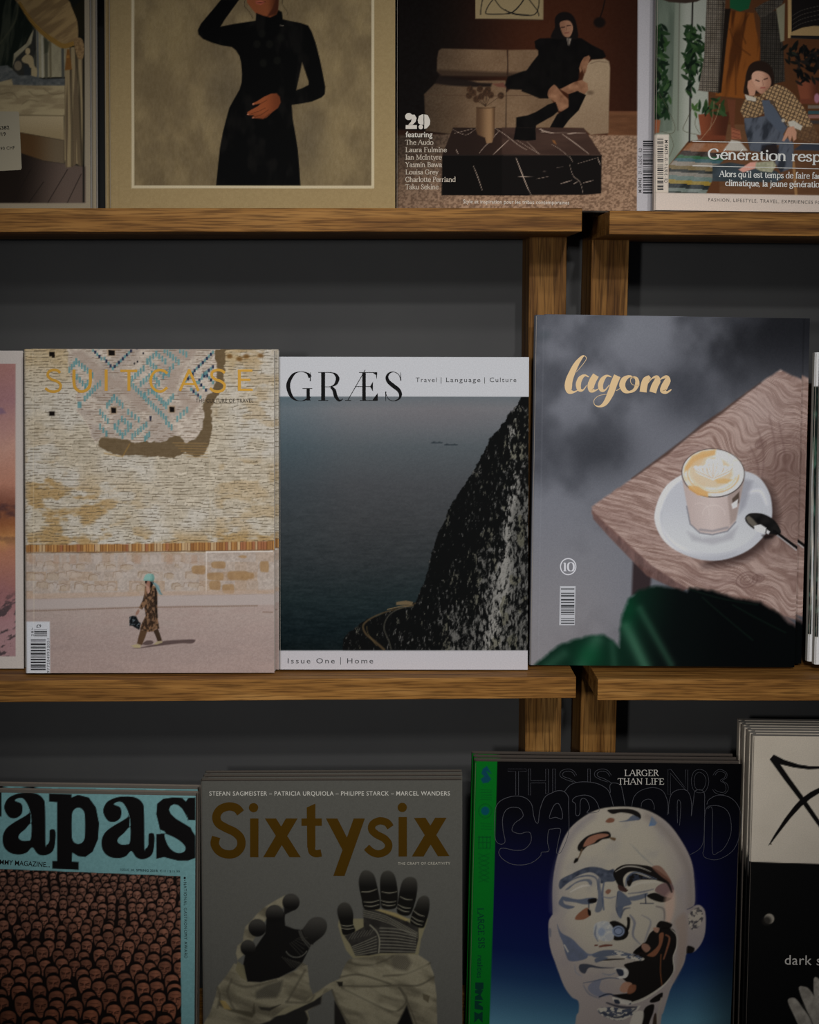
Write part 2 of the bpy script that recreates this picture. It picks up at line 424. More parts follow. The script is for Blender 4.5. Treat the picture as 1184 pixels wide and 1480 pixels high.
_glyph('u', 1.1, ('C', [(.22, 1), (.22, .35), (.3, .08), (.5, 0), (.72, .12), (.82, .3)]), _stem(.84, 0, 1), ('H', [(.05, 1), (.22, 1)]), ('H', [(.66, 1), (.84, 1)]), ('H', [(.84, 0), (1.0, 0)]))
_glyph('d', 1.08, _stem(.84, 0, A_), ('C', [(.84, .8), (.65, .97), (.45, 1), (.2, .85), (.1, .48), (.2, .13), (.45, 0), (.68, .08), (.84, .28)]), ('H', [(.68, A_), (.84, A_)]), ('H', [(.84, 0), (1.0, 0)]))
_glyph('o', 1.02, ('O', [(.5, 1), (.18, .85), (.1, .5), (.18, .15), (.5, 0), (.84, .15), (.92, .5), (.84, .85)]))
_glyph('L', 1.2, _stem(.3, 0, C_), _ser(.3, C_, .5), ('H', [(.08, 0), (1.1, 0)]), ('H', [(1.1, 0), (1.15, .38)]))
_glyph('a', .95, ('C', [(.16, .74), (.25, .92), (.45, 1), (.65, .92), (.7, .7), (.7, .15), (.78, .02), (.92, .08)]), ('C', [(.7, .6), (.4, .52), (.15, .35), (.14, .13), (.32, 0), (.55, .08), (.7, .28)]))
_glyph('r', .78, _stem(.22, 0, 1), ('C', [(.22, .6), (.35, .9), (.55, 1), (.72, .92)]), _ser(.22, 0, .4), ('H', [(.05, 1), (.22, 1)]))
_glyph('F', 1.15, _stem(.3, 0, C_), ('H', [(.08, C_), (1.05, C_)]), ('H', [(1.05, C_), (1.08, 1.15)]), ('H', [(.3, .78), (.8, .78)]), _ser(.3, 0, .5))
_glyph('l', .5, _stem(.25, 0, A_), _ser(.25, 0, .42), ('H', [(.08, A_), (.25, A_)]))
_glyph('m', 1.6, _stem(.2, 0, 1), ('C', [(.2, .7), (.35, .95), (.55, 1), (.72, .8), (.75, .5), (.75, 0)]), ('C', [(.75, .7), (.9, .95), (1.1, 1), (1.28, .8), (1.3, .5), (1.3, 0)]), _ser(.2, 0), _ser(.75, 0), _ser(1.3, 0), ('H', [(.05, 1), (.2, 1)]))
_glyph('n', 1.1, _stem(.2, 0, 1), ('C', [(.2, .7), (.35, .95), (.58, 1), (.78, .8), (.82, .5), (.82, 0)]), _ser(.2, 0), _ser(.82, 0), ('H', [(.05, 1), (.2, 1)]))
_glyph('i', .5, _stem(.25, 0, 1), _ser(.25, 0, .42), ('H', [(.08, 1), (.25, 1)]), ('D', [(.25, 1.38)]))
_glyph('I', .68, _stem(.34, 0, C_), _ser(.34, 0, .5), _ser(.34, C_, .5))
_glyph('M', 1.85, ('H', [(.28, 0), (.28, C_)]), ('S', [(.28, C_), (.9, 0)]), ('H', [(.9, 0), (1.5, C_)]), _stem(1.52, 0, C_), _ser(.28, 0, .4), _ser(1.52, 0, .5), _ser(.22, C_, .35), _ser(1.58, C_, .35))
_glyph('c', .88, ('C', [(.78, .75), (.65, .95), (.46, 1), (.2, .85), (.1, .5), (.2, .13), (.47, 0), (.7, .08), (.82, .25)]))
_glyph('t', .68, ('C', [(.28, 1.3), (.28, .3), (.35, .06), (.5, 0), (.66, .1)]), ('H', [(.05, 1), (.6, 1)]))
_glyph('y', 1.0, ('S', [(.15, 1), (.55, .05)]), ('H', [(.88, 1), (.5, -.1), (.35, -.4), (.12, -.42)]), _ser(.15, 1), _ser(.88, 1, .3))
_glyph('Y', 1.3, ('S', [(.15, C_), (.66, .7)]), ('H', [(1.15, C_), (.66, .7)]), _stem(.66, 0, .75), _ser(.66, 0, .5), _ser(.17, C_, .4), _ser(1.14, C_, .36))
_glyph('s', .8, ('C', [(.66, .78), (.55, .95), (.4, 1), (.2, .92), (.16, .74), (.3, .58), (.52, .46), (.68, .28), (.6, .08), (.4, 0), (.2, .06), (.12, .25)]))
_glyph('S', 1.05, ('C', [(.86, 1.15), (.72, 1.42), (.5, 1.5), (.25, 1.4), (.18, 1.12), (.35, .88), (.65, .68), (.86, .4), (.76, .1), (.48, 0), (.25, .1), (.14, .4)]))
_glyph('B', 1.2, _stem(.3, 0, C_), ('C', [(.3, C_), (.65, C_), (.9, 1.35), (.88, .95), (.65, .8), (.3, .8)]), ('C', [(.6, .8), (.9, .72), (1.04, .42), (.9, .08), (.6, 0), (.08, 0)]), ('H', [(.08, C_), (.3, C_)]))
_glyph('w', 1.5, ('S', [(.12, 1), (.45, 0)]), ('H', [(.45, 0), (.75, .95)]), ('S', [(.72, 1), (1.05, 0)]), ('H', [(1.05, 0), (1.38, 1)]), _ser(.12, 1, .34), _ser(1.38, 1, .3), _ser(.72, 1, .3))
_glyph('G', 1.5, ('C', [(1.2, 1.12), (1.05, 1.42), (.78, 1.52), (.4, 1.4), (.14, 1.0), (.16, .5), (.4, .1), (.8, -.02), (1.15, .12), (1.22, .3)]), _stem(1.22, .1, .65), _ser(1.22, .65, .45))
_glyph('C', 1.35, ('C', [(1.18, 1.12), (1.02, 1.42), (.76, 1.52), (.4, 1.4), (.14, 1.0), (.16, .5), (.4, .1), (.78, -.02), (1.08, .12), (1.22, .42)]))
_glyph('P', 1.15, _stem(.3, 0, C_), ('C', [(.3, C_), (.7, C_), (.98, 1.35), (.98, .95), (.7, .76), (.3, .76)]), _ser(.3, 0, .5), ('H', [(.08, C_), (.3, C_)]))
_glyph('R', 1.3, _stem(.3, 0, C_), ('C', [(.3, C_), (.7, C_), (.95, 1.35), (.95, .98), (.68, .8), (.3, .8)]), ('S', [(.62, .8), (1.2, 0)]), _ser(.3, 0, .5), _ser(1.2, 0, .25), ('H', [(.08, C_), (.3, C_)]))
_glyph('E', 1.2, _stem(.3, 0, C_), ('H', [(.08, C_), (1.02, C_)]), ('H', [(1.02, C_), (1.06, 1.2)]), ('H', [(.3, .78), (.82, .78)]), ('H', [(.08, 0), (1.08, 0)]), ('H', [(1.08, 0), (1.14, .34)]))
_glyph('N', 1.5, ('H', [(.28, 0), (.28, C_)]), ('S', [(.28, C_), (1.2, 0)]), ('H', [(1.2, 0), (1.2, C_)]), _ser(.28, 0, .4), _ser(1.2, C_, .4), _ser(.22, C_, .3))
_glyph('H', 1.5, _stem(.3, 0, C_), _stem(1.2, 0, C_), ('H', [(.3, .78), (1.2, .78)]), _ser(.3, 0, .45), _ser(.3, C_, .45), _ser(1.2, 0, .45), _ser(1.2, C_, .45))
_glyph('k', 1.08, _stem(.22, 0, A_), ('H', [(.85, 1), (.25, .45)]), ('S', [(.45, .62), (.95, 0)]), _ser(.22, 0), _ser(.95, 0, .3), ('H', [(.05, A_), (.22, A_)]))
_glyph('p', 1.08, _stem(.22, -.5, 1), ('C', [(.22, .78), (.42, .97), (.62, 1), (.86, .83), (.95, .5), (.86, .15), (.6, 0), (.38, .06), (.22, .25)]), _ser(.22, -.5, .4), ('H', [(.05, 1), (.22, 1)]))
_glyph('q', 1.08, _stem(.84, -.5, 1), ('C', [(.84, .8), (.65, .97), (.45, 1), (.2, .85), (.1, .48), (.2, .13), (.45, 0), (.68, .08), (.84, .28)]), _ser(.84, -.5, .4))
_glyph('f', .68, ('C', [(.72, 1.45), (.55, 1.6), (.36, 1.5), (.3, 1.2), (.3, 0)]), ('H', [(.08, 1), (.6, 1)]), _ser(.3, 0, .4))
_glyph('j', .5, ('C', [(.28, 1), (.28, -.1), (.2, -.4), (-.02, -.45)]), ('H', [(.1, 1), (.28, 1)]), ('D', [(.28, 1.38)]))
_glyph('g', 1.0, ('O', [(.45, 1), (.2, .9), (.14, .68), (.22, .46), (.45, .38), (.7, .46), (.78, .68), (.7, .9)]), ('C', [(.28, .42), (.16, .22), (.3, .08), (.65, .05), (.86, -.1), (.8, -.35), (.5, -.46), (.18, -.38), (.12, -.18), (.3, .05)]), ('H', [(.72, .9), (.95, 1)]))
_S['é'] = (_S['e'][0], _S['e'][1]+(('H', [(.38, 1.2), (.66, 1.55)]),))
_glyph("'", .35, ('S', [(.18, 1.6), (.14, 1.25)])); _glyph(',', .4, ('S', [(.18, .12), (.12, -.25)])); _glyph('.', .4, ('D', [(.18, .06)]))
_glyph(' ', .55)
def serif(G, txt, p0, p1, xh, thick=.2, thin=.07):
    """set serif type from p0 to p1 with x-height xh (print units)"""
    tot = sum(_S[c][0] for c in txt); p0 = np.array(p0, float); p1 = np.array(p1, float)
    d = p1-p0; l = np.linalg.norm(d); d /= l; up = np.array([d[1], -d[0]]); sx = l/tot; sy = xh; x = 0
    for c in txt:
        adv, st = _S[c]
        for k, pts in st:
            P = np.array([p0+d*((x+a)*sx)+up*(b_*sy) for a, b_ in pts])
            m = (sx+sy)/2
            if k == 'S': G.ribbon(P, thick*m, sm=False)
            elif k == 'H': G.ribbon(P, thin*m*1.15, sm=len(P) > 2, n=4)
            elif k == 'C': G.pen(P, thick*m, thin*m*1.2, n=4)
            elif k == 'O': G.pen(P, thick*m, thin*m*1.2, n=4, closed=True)
            elif k == 'D': G.face([P[0]+np.array((math.cos(t), math.sin(t)))*.16*m for t in np.linspace(0, 6.283, 9)[:-1]])
        x += adv

def bars(art, parent, x0, y0, x1, y1, along, seed, dark=(30, 30, 32), L=.52, name='barcode', density=.5):
    """bar code: bars stacked along x or y"""
    G = Glyphs(); R = random.Random(seed); p = (y0 if along == 'y' else x0); end = (y1 if along == 'y' else x1)
    while p < end:
        w = R.choice((.7, .7, 1.3, 2.0)); w = min(w, end-p)
        if along == 'y': G.face([(x0, p), (x1, p), (x1, p+w), (x0, p+w)])
        else: G.face([(p, y0), (p+w, y0), (p+w, y1), (p, y1)])
        p += w+R.choice((.7, .9, 1.4, 2.0))
    return G.build(name, art, ink(dark, L=L), parent)

def magazine(label, pose, art, t, L, group=None, crease=None, spine=None, back=None, pages=None, copies=(), cat='magazine', every_copy=8, name='magazine', edge=(.40, .37, .33)):
    """a magazine standing face out; copies = [(dx, dy, dz, label)] further copies in its own axes"""
    root = empty(name, pose[:3], pose[3:]); tag(root, label, cat, group)
    me = cover_mesh('cover', art, t, L, crease, 1, spine, back, edge)
    link('cover', me, None, root)
    W2 = art.w/2
    pb = box('page_block', -W2+.0008, W2-.0012, .0006, t-.0006, .0006, art.h-.0013, pages or m_pages, root)
    lo = None; made = []
    for i, (dx, dy, dz, lb) in enumerate(copies):
        M = Euler((0, 0, pose[5])).to_matrix()
        r = empty(name, Vector(pose[:3])+M @ Vector((dx, dy*1.015, dz)), pose[3:]); tag(r, lb, cat, group)
        if every_copy == 1: mm = me
        else:
            lo = lo or cover_mesh('cover', art, t, L, None, every_copy, spine, back, edge); mm = lo
        c = bpy.data.objects.new('cover', mm); COL.objects.link(c); c.parent = r
        p = pb.copy(); COL.objects.link(p); p.parent = r; made.append(r)
    return root
POSE = {
 'bed': (-0.3492, 0.0326, 0.0853, -0.108, 0.0032, -0.012),
 'cream': (-0.1037, 0.0342, 0.0852, -0.1016, 0.0035, -0.015),
 'couch': (0.1287, 0.0467, 0.0847, -0.0922, 0.005, -0.0055),
 'gen': (0.3468, 0.0199, 0.0818, -0.1006, 0.0113, 0.0105),
 'pink': (-0.4154, 0.0403, -0.3109, -0.1117, 0.0051, -0.0099),
 'suit': (-0.1966, 0.0169, -0.3108, -0.1051, 0.0053, -0.0016),
 'graes': (0.0229, 0.0246, -0.3112, -0.0964, 0.0035, -0.0203),
 'lagom': (0.2525, 0.0367, -0.3126, -0.0868, 0.0177, 0.0076),
 'edge': (0.4915, 0.0333, -0.3127, -0.0902, 0.0195, 0.0241),
 'tapas': (-0.2838, 0.04, -0.7059, -0.0748, 0.0138, -0.0361),
 'six': (-0.0421, 0.03, -0.7076, -0.0746, 0.0004, -0.0132),
 'bad': (0.1997, 0.03, -0.7076, -0.0259, 0.0223, 0.0125),
 'dark': (0.444, 0.01, -0.7124, -0.0679, 0.0156, -0.0076),
}
QUAD = {
 'bed': ([(-253.5, -194.5), (128.3, -192.8), (130.6, 302.1), (-249.2, 301.3)], 0.2200, 0.2850),
 'cream': ([(155.2, -219.0), (571.5, -217.3), (571.1, 302.4), (157.7, 301.5)], 0.2413, 0.3000),
 'couch': ([(573.2, -186.4), (950.2, -183.3), (946.3, 304.9), (572.5, 303.3)], 0.2216, 0.2850),
 'gen': ([(951.4, -202.2), (1337.0, -194.6), (1328.7, 308.2), (945.8, 303.6)], 0.2250, 0.2900),
 'pink': ([(-315.3, 505.7), (33.3, 506.8), (34.7, 966.3), (-312.4, 966.1)], 0.2100, 0.2788),
 'suit': ([(34.1, 504.5), (396.3, 505.6), (396.7, 972.4), (36.6, 972.9)], 0.2150, 0.2794),
 'graes': ([(402.8, 515.7), (764.8, 516.3), (762.9, 968.0), (403.5, 967.5)], 0.2173, 0.2724),
 'lagom': ([(774.2, 454.7), (1161.0, 460.9), (1148.5, 964.4), (765.6, 961.0)], 0.2359, 0.3078),
 'edge': ([(1189.0, 510.1), (1528.1, 515.9), (1514.3, 962.6), (1178.0, 960.3)], 0.2100, 0.2742),
 'tapas': ([(-84.0, 1144.2), (282.9, 1150.1), (280.7, 1579.2), (-82.1, 1572.5)], 0.2300, 0.2744),
 'six': ([(289.5, 1129.0), (668.3, 1127.5), (668.3, 1580.5), (294.0, 1582.6)], 0.2357, 0.2890),
 'bad': ([(686.4, 1100.3), (1072.4, 1104.1), (1051.9, 1576.9), (674.7, 1576.3)], 0.2399, 0.3071),
 'dark': ([(1089.0, 1063.7), (1460.1, 1067.2), (1439.8, 1595.9), (1074.5, 1593.9)], 0.2300, 0.3355),
}

def cr(x0, y0, k):
    """points measured on an enlarged proof back to print units"""
    return lambda *p: [(x0+a/k, y0+b_/k) for a, b_ in (p[0] if len(p) == 1 and isinstance(p[0], list) else p)]
Lt = dict(bed=.30, cream=.50, couch=.56, gen=.46, pink=.45, suit=.58, graes=.66, lagom=.60, edge=.36, tapas=.42, six=.53, bad=.49, dark=.38)

# ================================================================== row 2: long brick wall cover
def art_suit():
    A = Art(*QUAD['suit'], 1.2)
    def brick(X, Y):
        wob = (fbm(X/30, Y/14, 2, 11)-.5)*6.0+(fbm(X/9, Y/6, 2, 2)-.5)*1.8
        yy = (Y+wob)/4.25; row = np.floor(yy); fy = yy-row
        xs = X/(11+4*vnoise(row*.7, row*0, 5))+vnoise(row*1.3, row*0+2, 8)*7; col = np.floor(xs); fx = xs-col
        tone = vnoise(col*1.7+row*5.3, row*2.1, 21)
        base = mixc((146, 136, 119), (174, 164, 147), tone)
        patch = fbm(X/60, Y/50, 4, 31)
        base = mixc(base, (168, 163, 155), sstep(.44, .64, patch)*.7); base = mixc(base, (164, 142, 104), sstep(610, 505, Y)*.5*sstep(.35, .6, fbm(X/40, Y/40, 2, 91)))
        och = sstep(.40, .60, fbm(X/26, Y/13, 4, 44))*np.clip(np.exp(-((X-120)/75)**2-((Y-740)/42)**2)*1.2+np.exp(-((X-60)/26)**2-((Y-700)/60)**2)+.42*sstep(300, 320, X)*sstep(.4, .6, fbm(X/30, Y/40, 2, 3))+.8*sstep(757, 785, Y)+.35*sstep(540, 508, Y), 0, 1)
        base = mixc(base, (142, 114, 72), och*.85)
        dk = np.clip(1-np.abs(fy-.08)/(.16+.14*vnoise(X/11, row*2.3, 9)), 0, 1)*sstep(.22, .55, vnoise(X/8+row*3.7, row*1.7, 3))
        hi = np.clip(1-np.abs(fy-.45)/.3, 0, 1)
        dv = np.clip(1-np.abs(fx-.03)/.05, 0, 1)*sstep(.45, .7, vnoise(X/5, Y/3, 6))*.55
        dk = np.maximum(dk, dv)
        grain = (fbm(X/2.2, Y/1.6, 2, 77)-.5)*24+hi*10
        return np.clip(mixc(base, (80, 70, 54), dk*.88)+grain[..., None], 0, 255)
    A.fill(brick)
    # faint vertical seam in the wall
    A.line([(303, 640), (304, 785)], 1.1, (178, 165, 140), .6, .45)
    k = cr(90, 500, 4.933)
    # shade cast by the broken glazed panel
    sh = k((1095, 20), (1165, 25), (1150, 300), (1100, 360), (1060, 440), (1070, 580), (1045, 700), (1010, 780), (950, 800), (880, 755), (800, 795), (720, 790), (600, 795), (540, 775), (430, 785), (330, 755), (255, 715), (260, 650), (700, 640), (950, 620), (1010, 420), (1060, 120))
    A.poly(sh, lambda X, Y: mixc((92, 76, 55), (80, 65, 44), fbm(X/5, Y/3, 3, 5)), .9, .93, rough=2.4, rs=5)
    for yy in range(640, 662, 4):
        A.line([(250+(yy-640), yy), (300, yy+1)], 1.0, (150, 118, 70), .8, .6)
    A.line(k((300, 765), (430, 790), (480, 700)), 1.5, (160, 120, 55), .9, .5)
    pan = k((40, 15), (1085, 15), (1095, 110), (1105, 230), (1060, 330), (990, 400), (1020, 500), (1000, 590), (960, 660), (880, 700), (840, 650), (800, 640), (700, 690), (600, 680), (520, 690), (470, 660), (280, 650), (240, 690), (205, 640), (185, 570), (150, 520), (105, 460), (100, 330), (60, 230), (40, 120))
    def panel(X, Y):
        row = np.floor((Y+(fbm(X/14, Y/8, 2, 9)-.5)*3)/3.4); fy = Y/3.4-row
        c = mixc((152, 140, 128), (178, 167, 155), vnoise(np.floor(X/9+row*.5)*2.1, row*3.3, 14))
        c = mixc(c, (150, 138, 128), sstep(.45, .62, fbm(X/30, Y/30, 3, 19)))
        d = np.clip(1-np.abs(((Y+(fbm(X/14, Y/8, 2, 9)-.5)*3)/3.4) % 1-.1)/.22, 0, 1)*sstep(.3, .55, vnoise(X/8, Y/3, 2))
        return np.clip(mixc(c, (98, 80, 64), d*.85)+((fbm(X/2, Y/2, 2, 61)-.5)*22)[..., None], 0, 255)
    A.poly(pan, panel, .8, 1, rough=3.0, rs=7); A.line(pan[14:], 1.6, (190, 178, 162), 1, .5)
    for b in (k((60, 30), (150, 40), (420, 280), (300, 330)), k((690, 60), (900, 110), (960, 30), (880, 20)), k((400, 200), (470, 260), (640, 470), (560, 470), (370, 260)), k((830, 330), (990, 400), (900, 520), (850, 430)), k((760, 190), (880, 130), (800, 330), (740, 350))):
        A.poly(b, lambda X, Y: mixc((152, 138, 128), (136, 120, 108), fbm(X/9, Y/6, 3, 8)), 2.0, .75)
    teal = lambda X, Y: mixc((70, 110, 114), (104, 138, 138), fbm(X/3, Y/3, 2, 50))
    def chain(p, q, n=None, dark=False, w=14, h=44, off=0):
        """run of upright glazed bricks stepping from p to q (proof coordinates)"""
        L = math.hypot(q[0]-p[0], q[1]-p[1]); n = n or max(2, int(L/25))
        for i in range(n+1):
            t = i/n; x = p[0]+(q[0]-p[0])*t; y = p[1]+(q[1]-p[1])*t
            c = (26, 36, 60) if dark and i % 2 else teal
            A.poly(k((x-w/2, y-h/2), (x+w/2, y-h/2), (x+w/2, y+h/2), (x-w/2, y+h/2)), c, .45, .95)
    for p, q in (((50, 170), (100, 110)), ((100, 110), (180, 175)), ((105, 220), (165, 290)), ((165, 290), (215, 210)), ((160, 375), (270, 265)), ((115, 420), (130, 420)), ((320, 425), (370, 365)), ((370, 365), (430, 425)), ((270, 470), (325, 535)), ((270, 575), (315, 625)), ((375, 575), (425, 520)), ((425, 520), (490, 570)), ((490, 570), (430, 640)), ((430, 640), (375, 575)), ((470, 470), (545, 525)), ((500, 645), (600, 560)), ((590, 660), (620, 630)), ((605, 110), (670, 55)), ((670, 55), (735, 110)), ((610, 110), (670, 160)), ((730, 30), (830, 115)), ((840, 30), (885, 60)), ((480, 250), (580, 160)), ((490, 270), (740, 520)), ((560, 270), (640, 200)), ((640, 200), (690, 265)), ((690, 265), (640, 320)), ((590, 350), (640, 310)), ((640, 310), (740, 430)), ((740, 420), (790, 360)), ((720, 215), (790, 145)), ((700, 180), (760, 200)), ((820, 520), (890, 455)), ((740, 540), (780, 580))):
        chain(p, q)
    for p, q in (((220, 30), (280, 90)), ((300, 90), (360, 160)), ((360, 160), (490, 35)), ((930, 190), (1075, 45)), ((1000, 210), (1075, 150)), ((880, 250), (930, 200)), ((960, 260), (1030, 200)), ((1020, 195), (1075, 260)), ((920, 310), (985, 365)), ((975, 260), (1025, 315))):
        chain(p, q, dark=True, w=15, h=24, n=max(3, int(math.hypot(q[0]-p[0], q[1]-p[1])/19)))
    for x0, y0, x1, y1 in ((328, 28, 374, 68), (348, 438, 384, 480), (764, 432, 800, 472)):
        A.poly(k((x0-9, y0-8), (x1+6, y0-8), (x1+6, y1+6), (x0-9, y1+6)), (150, 128, 104), 1, .8)
        A.poly(k((x0, y0), (x1, y0+4), (x1, y1), (x0+3, y1)), (14, 10, 8), .6)
    A.poly(k((622, 500), (638, 500), (634, 535), (624, 535)), (30, 34, 50), .5)
    for x, y in ((578, 52), (515, 125), (536, 112)): A.ell(90+x/4.933, 500+y/4.933, 1.1, 1.6, (30, 30, 36), .5)
    for x, y in ((75, 598), (75, 512)): A.rect(x-4, y-3.5, x+4, y+3, (16, 11, 8), .8)
    A.rect(75, 513, 79, 517, (20, 14, 10), .6)
    for x, y in ((332, 515), (356, 515), (377, 514), (346, 519)): A.ell(x, y, 4.2, 3.2, (92, 62, 28), 1.6, .8)
    # soldier course of upright bricks
    def soldier(X, Y):
        i = np.floor(X/4.3+vnoise(X/30, Y*0, 4)); f = (X/4.3+vnoise(X/30, Y*0, 4))-i
        c = mixc((122, 82, 48), (164, 124, 74), vnoise(i*1.9, i*0, 33)); c = mixc(c, (136, 86, 64), (vnoise(i*3.1, i*0+4, 12) > .75)*.7)
        c = mixc(c, (170, 150, 120), (vnoise(i*.7, i*0+9, 18) > .8)*.7)
        return mixc(c, (78, 46, 26), np.clip(1-np.abs(f-.1)/.2, 0, 1)*.8)
    A.poly([(34, 788), (200, 786), (398, 782), (398, 795), (200, 797), (34, 798)], soldier, .9, 1, rough=.8)
    A.line([(34, 799), (220, 797.5), (398, 795)], 1.4, (92, 66, 44), .7, .8)
    # stone base wall
    def stones(X, Y):
        c = mixc((160, 150, 142), (146, 132, 122), fbm(X/16, Y/10, 4, 71))
        i = np.floor(X/17+vnoise(np.floor(Y/14), Y*0, 2)*3); j = np.floor(Y/14.0)
        c = mixc(c, (148, 124, 102), sstep(.55, .8, vnoise(i*2.3, j*1.7, 23))*.6)
        return np.clip(c+((fbm(X/2.4, Y/2.4, 3, 41)-.5)*34)[..., None], 0, 255)
    A.poly([(34, 800), (298, 798.5), (298, 797), (398, 796), (398, 858), (220, 861), (34, 866)], stones, .8)
    R = random.Random(5)
    for i in range(64):
        x = R.uniform(40, 292); y = R.choice((818, 832, 848))+R.uniform(-3, 3); rx = R.uniform(4, 9); ry = R.uniform(3.5, 6)
        A.poly([(x-rx, y-ry*R.uniform(.5, 1)), (x+rx*.3, y-ry), (x+rx, y-ry*.3), (x+rx*.9, y+ry*.8), (x-rx*.2, y+ry), (x-rx, y+ry*.5)], R.choice(((166, 152, 140), (152, 134, 114), (166, 156, 150))), 1.2, .5, sm=True)
        A.line([(x-rx, y+ry*.5), (x-rx*.9, y-ry*.7), (x+rx*.3, y-ry), (x+rx, y-ry*.5)], .9, (104, 80, 60), .6, .55)
    for i in range(22):
        x = 42+i*11.7; A.rect(x, 802, x+R.uniform(7, 10), 815, R.choice(((156, 138, 124), (150, 124, 106), (166, 154, 146))), 1.2, .6)
    for x0, y0, x1, y1 in ((306, 812, 325, 821), (300, 828, 322, 838), (322, 845, 338, 857), (330, 826, 358, 838), (340, 828, 366, 836), (376, 812, 388, 826), (278, 818, 296, 829), (303, 840, 318, 852), (345, 803, 356, 806)):
        A.poly([(x0, y0+1), ((x0+x1)/2, y0-.6), (x1, y0+.5), (x1, y1), ((x0+x1)/2, y1+.8), (x0+.5, y1-1)], lambda X, Y: mixc((150, 122, 88), (126, 98, 68), fbm(X/5, Y/5, 3, 6)), 1.0, .9, sm=True)
    A.line([(298.5, 798), (298, 858)], 1.6, (186, 176, 168), .7, .8); A.line([(298, 797.8), (394, 797)], 1.6, (196, 190, 184), .6, .9)
    A.poly([(34, 858), (220, 855), (398, 852), (398, 858), (220, 861), (34, 866)], (158, 134, 116), 1, .55)
    # pavement and road
    def road(X, Y):
        c = mixc((150, 137, 130), (138, 122, 117), sstep(875, 940, Y)); c = mixc(c, (146, 128, 122), fbm(X/40, Y/9, 3, 15))
        return np.clip(c+((fbm(X/2.5, Y/1.8, 3, 88)-.5)*16)[..., None], 0, 255)
    A.poly([(30, 866), (220, 861), (400, 858), (400, 980), (30, 980)], road, .8)
    A.poly([(30, 867), (220, 862), (400, 859), (400, 874), (220, 876), (30, 881)], (156, 146, 142), 1, .7)
    def dots(X, Y): return mixc((96, 78, 66), (136, 118, 106), (np.sin(X*2.4)+1)/2)
    A.line([(34, 883.5), (200, 878), (372, 875.5)], 1.8, dots, .6, .85); A.line([(380, 884.5), (394, 885)], 1.4, (112, 92, 80), .6, .8)
    # walking woman with headscarf and bag
    k = cr(170, 815, 9.108)
    shc = (72, 58, 56)
    A.poly(k((190, 1115), (300, 1100), (480, 1060), (620, 1015), (820, 1000), (1000, 995), (1020, 1020), (970, 1048), (860, 1045), (700, 1060), (500, 1085), (300, 1110)), shc, .7, .9, sm=True)
    A.poly(k((330, 1050), (380, 1012), (450, 1010), (470, 1040), (430, 1065), (350, 1068)), shc, .7, .9, sm=True)
    A.poly(k((175, 1078), (255, 1055), (305, 1070), (300, 1105), (230, 1103)), (150, 136, 104), .6)
    A.poly(k((470, 1065), (520, 1020), (585, 1015), (590, 1035), (520, 1060)), (140, 126, 98), .6)
    A.poly(k((300, 870), (390, 880), (365, 960), (320, 1070), (255, 1050), (270, 980)), (74, 54, 38), .6)
    A.poly(k((470, 880), (530, 850), (560, 930), (585, 1010), (525, 1020), (500, 950)), (52, 38, 28), .6)
    A.poly(k((360, 300), (430, 270), (500, 300), (525, 380), (525, 700), (550, 850), (500, 860), (470, 890), (400, 895), (340, 875), (295, 870), (310, 800), (370, 680), (350, 560), (320, 600), (280, 580), (330, 480), (350, 400)), lambda X, Y: mixc((44, 32, 24), (112, 84, 62), sstep(.35, .7, fbm(X/2.4, Y/4, 3, 13))), .7)
    A.line(k((500, 330), (500, 560), (515, 700)), 3, (26, 20, 16), 1, .8); A.line(k((420, 560), (470, 640), (430, 760)), 2, (24, 18, 14), 1, .7)
    A.poly(k((370, 280), (415, 290), (425, 370), (400, 400), (380, 350)), (150, 116, 100), .5)
    A.poly(k((360, 225), (440, 225), (435, 280), (410, 300), (370, 270)), (128, 92, 78), .5); A.poly(k((360, 225), (390, 225), (380, 262), (362, 258)), (40, 28, 26), .5)
    A.poly(k((430, 225), (480, 235), (450, 310), (430, 290)), (20, 16, 16), .6)
    A.poly(k((345, 195), (370, 145), (420, 128), (470, 140), (485, 190), (465, 230), (400, 222), (345, 220)), lambda X, Y: mixc((118, 154, 146), (66, 104, 98), sstep(216, 222, X)*.5+sstep(836, 841, Y)*.5), .6, sm=True)
    A.poly(k((450, 240), (500, 250), (545, 290), (570, 370), (595, 410), (545, 400), (525, 360), (500, 300)), (112, 132, 136), .6); A.line(k((470, 250), (520, 310), (580, 405)), 1, (66, 100, 100), .5)
    A.poly(k((240, 640), (275, 590), (290, 620), (270, 665), (235, 680)), (128, 98, 84), .5)
    A.poly(k((155, 700), (200, 682), (245, 690), (280, 760), (305, 780), (285, 870), (230, 840), (190, 815), (155, 815)), lambda X, Y: mixc((16, 18, 20), (74, 82, 86), sstep(.55, .75, fbm(X/1.6, Y/1.6, 2, 3))), .6)
    A.poly([(30, 898.5), (72, 898.5), (72.6, 980), (30, 980)], (178, 179, 183), .5)
    A.line([(47.5, 508), (49, 900)], 1.2, (196, 184, 160), .6, .35)     # worn fold line
    return A
A = art_suit()
r_suit = magazine('magazine with a pale brick wall and a walking woman, gold title', POSE['suit'], A, .011, Lt['suit'], 'brick wall magazines', crease=.0075, spine=(150, 132, 104), every_copy=1,
    copies=[(.0030, .0118, 0, 'rear copy of the brick wall magazine, only its right edge showing')])
G = Glyphs(); w = 3.9
G.pen([(87, 539), (83, 535.5), (76, 534.8), (70, 538), (69.5, 544), (75, 548.5), (82, 551), (87.5, 556), (86, 563), (79, 566), (71, 565), (65.5, 561)], w, w)
G.pen([(107, 534), (107, 553), (110, 562), (118, 566), (127, 562), (130.5, 553), (130.5, 534)], w*1.15, w)
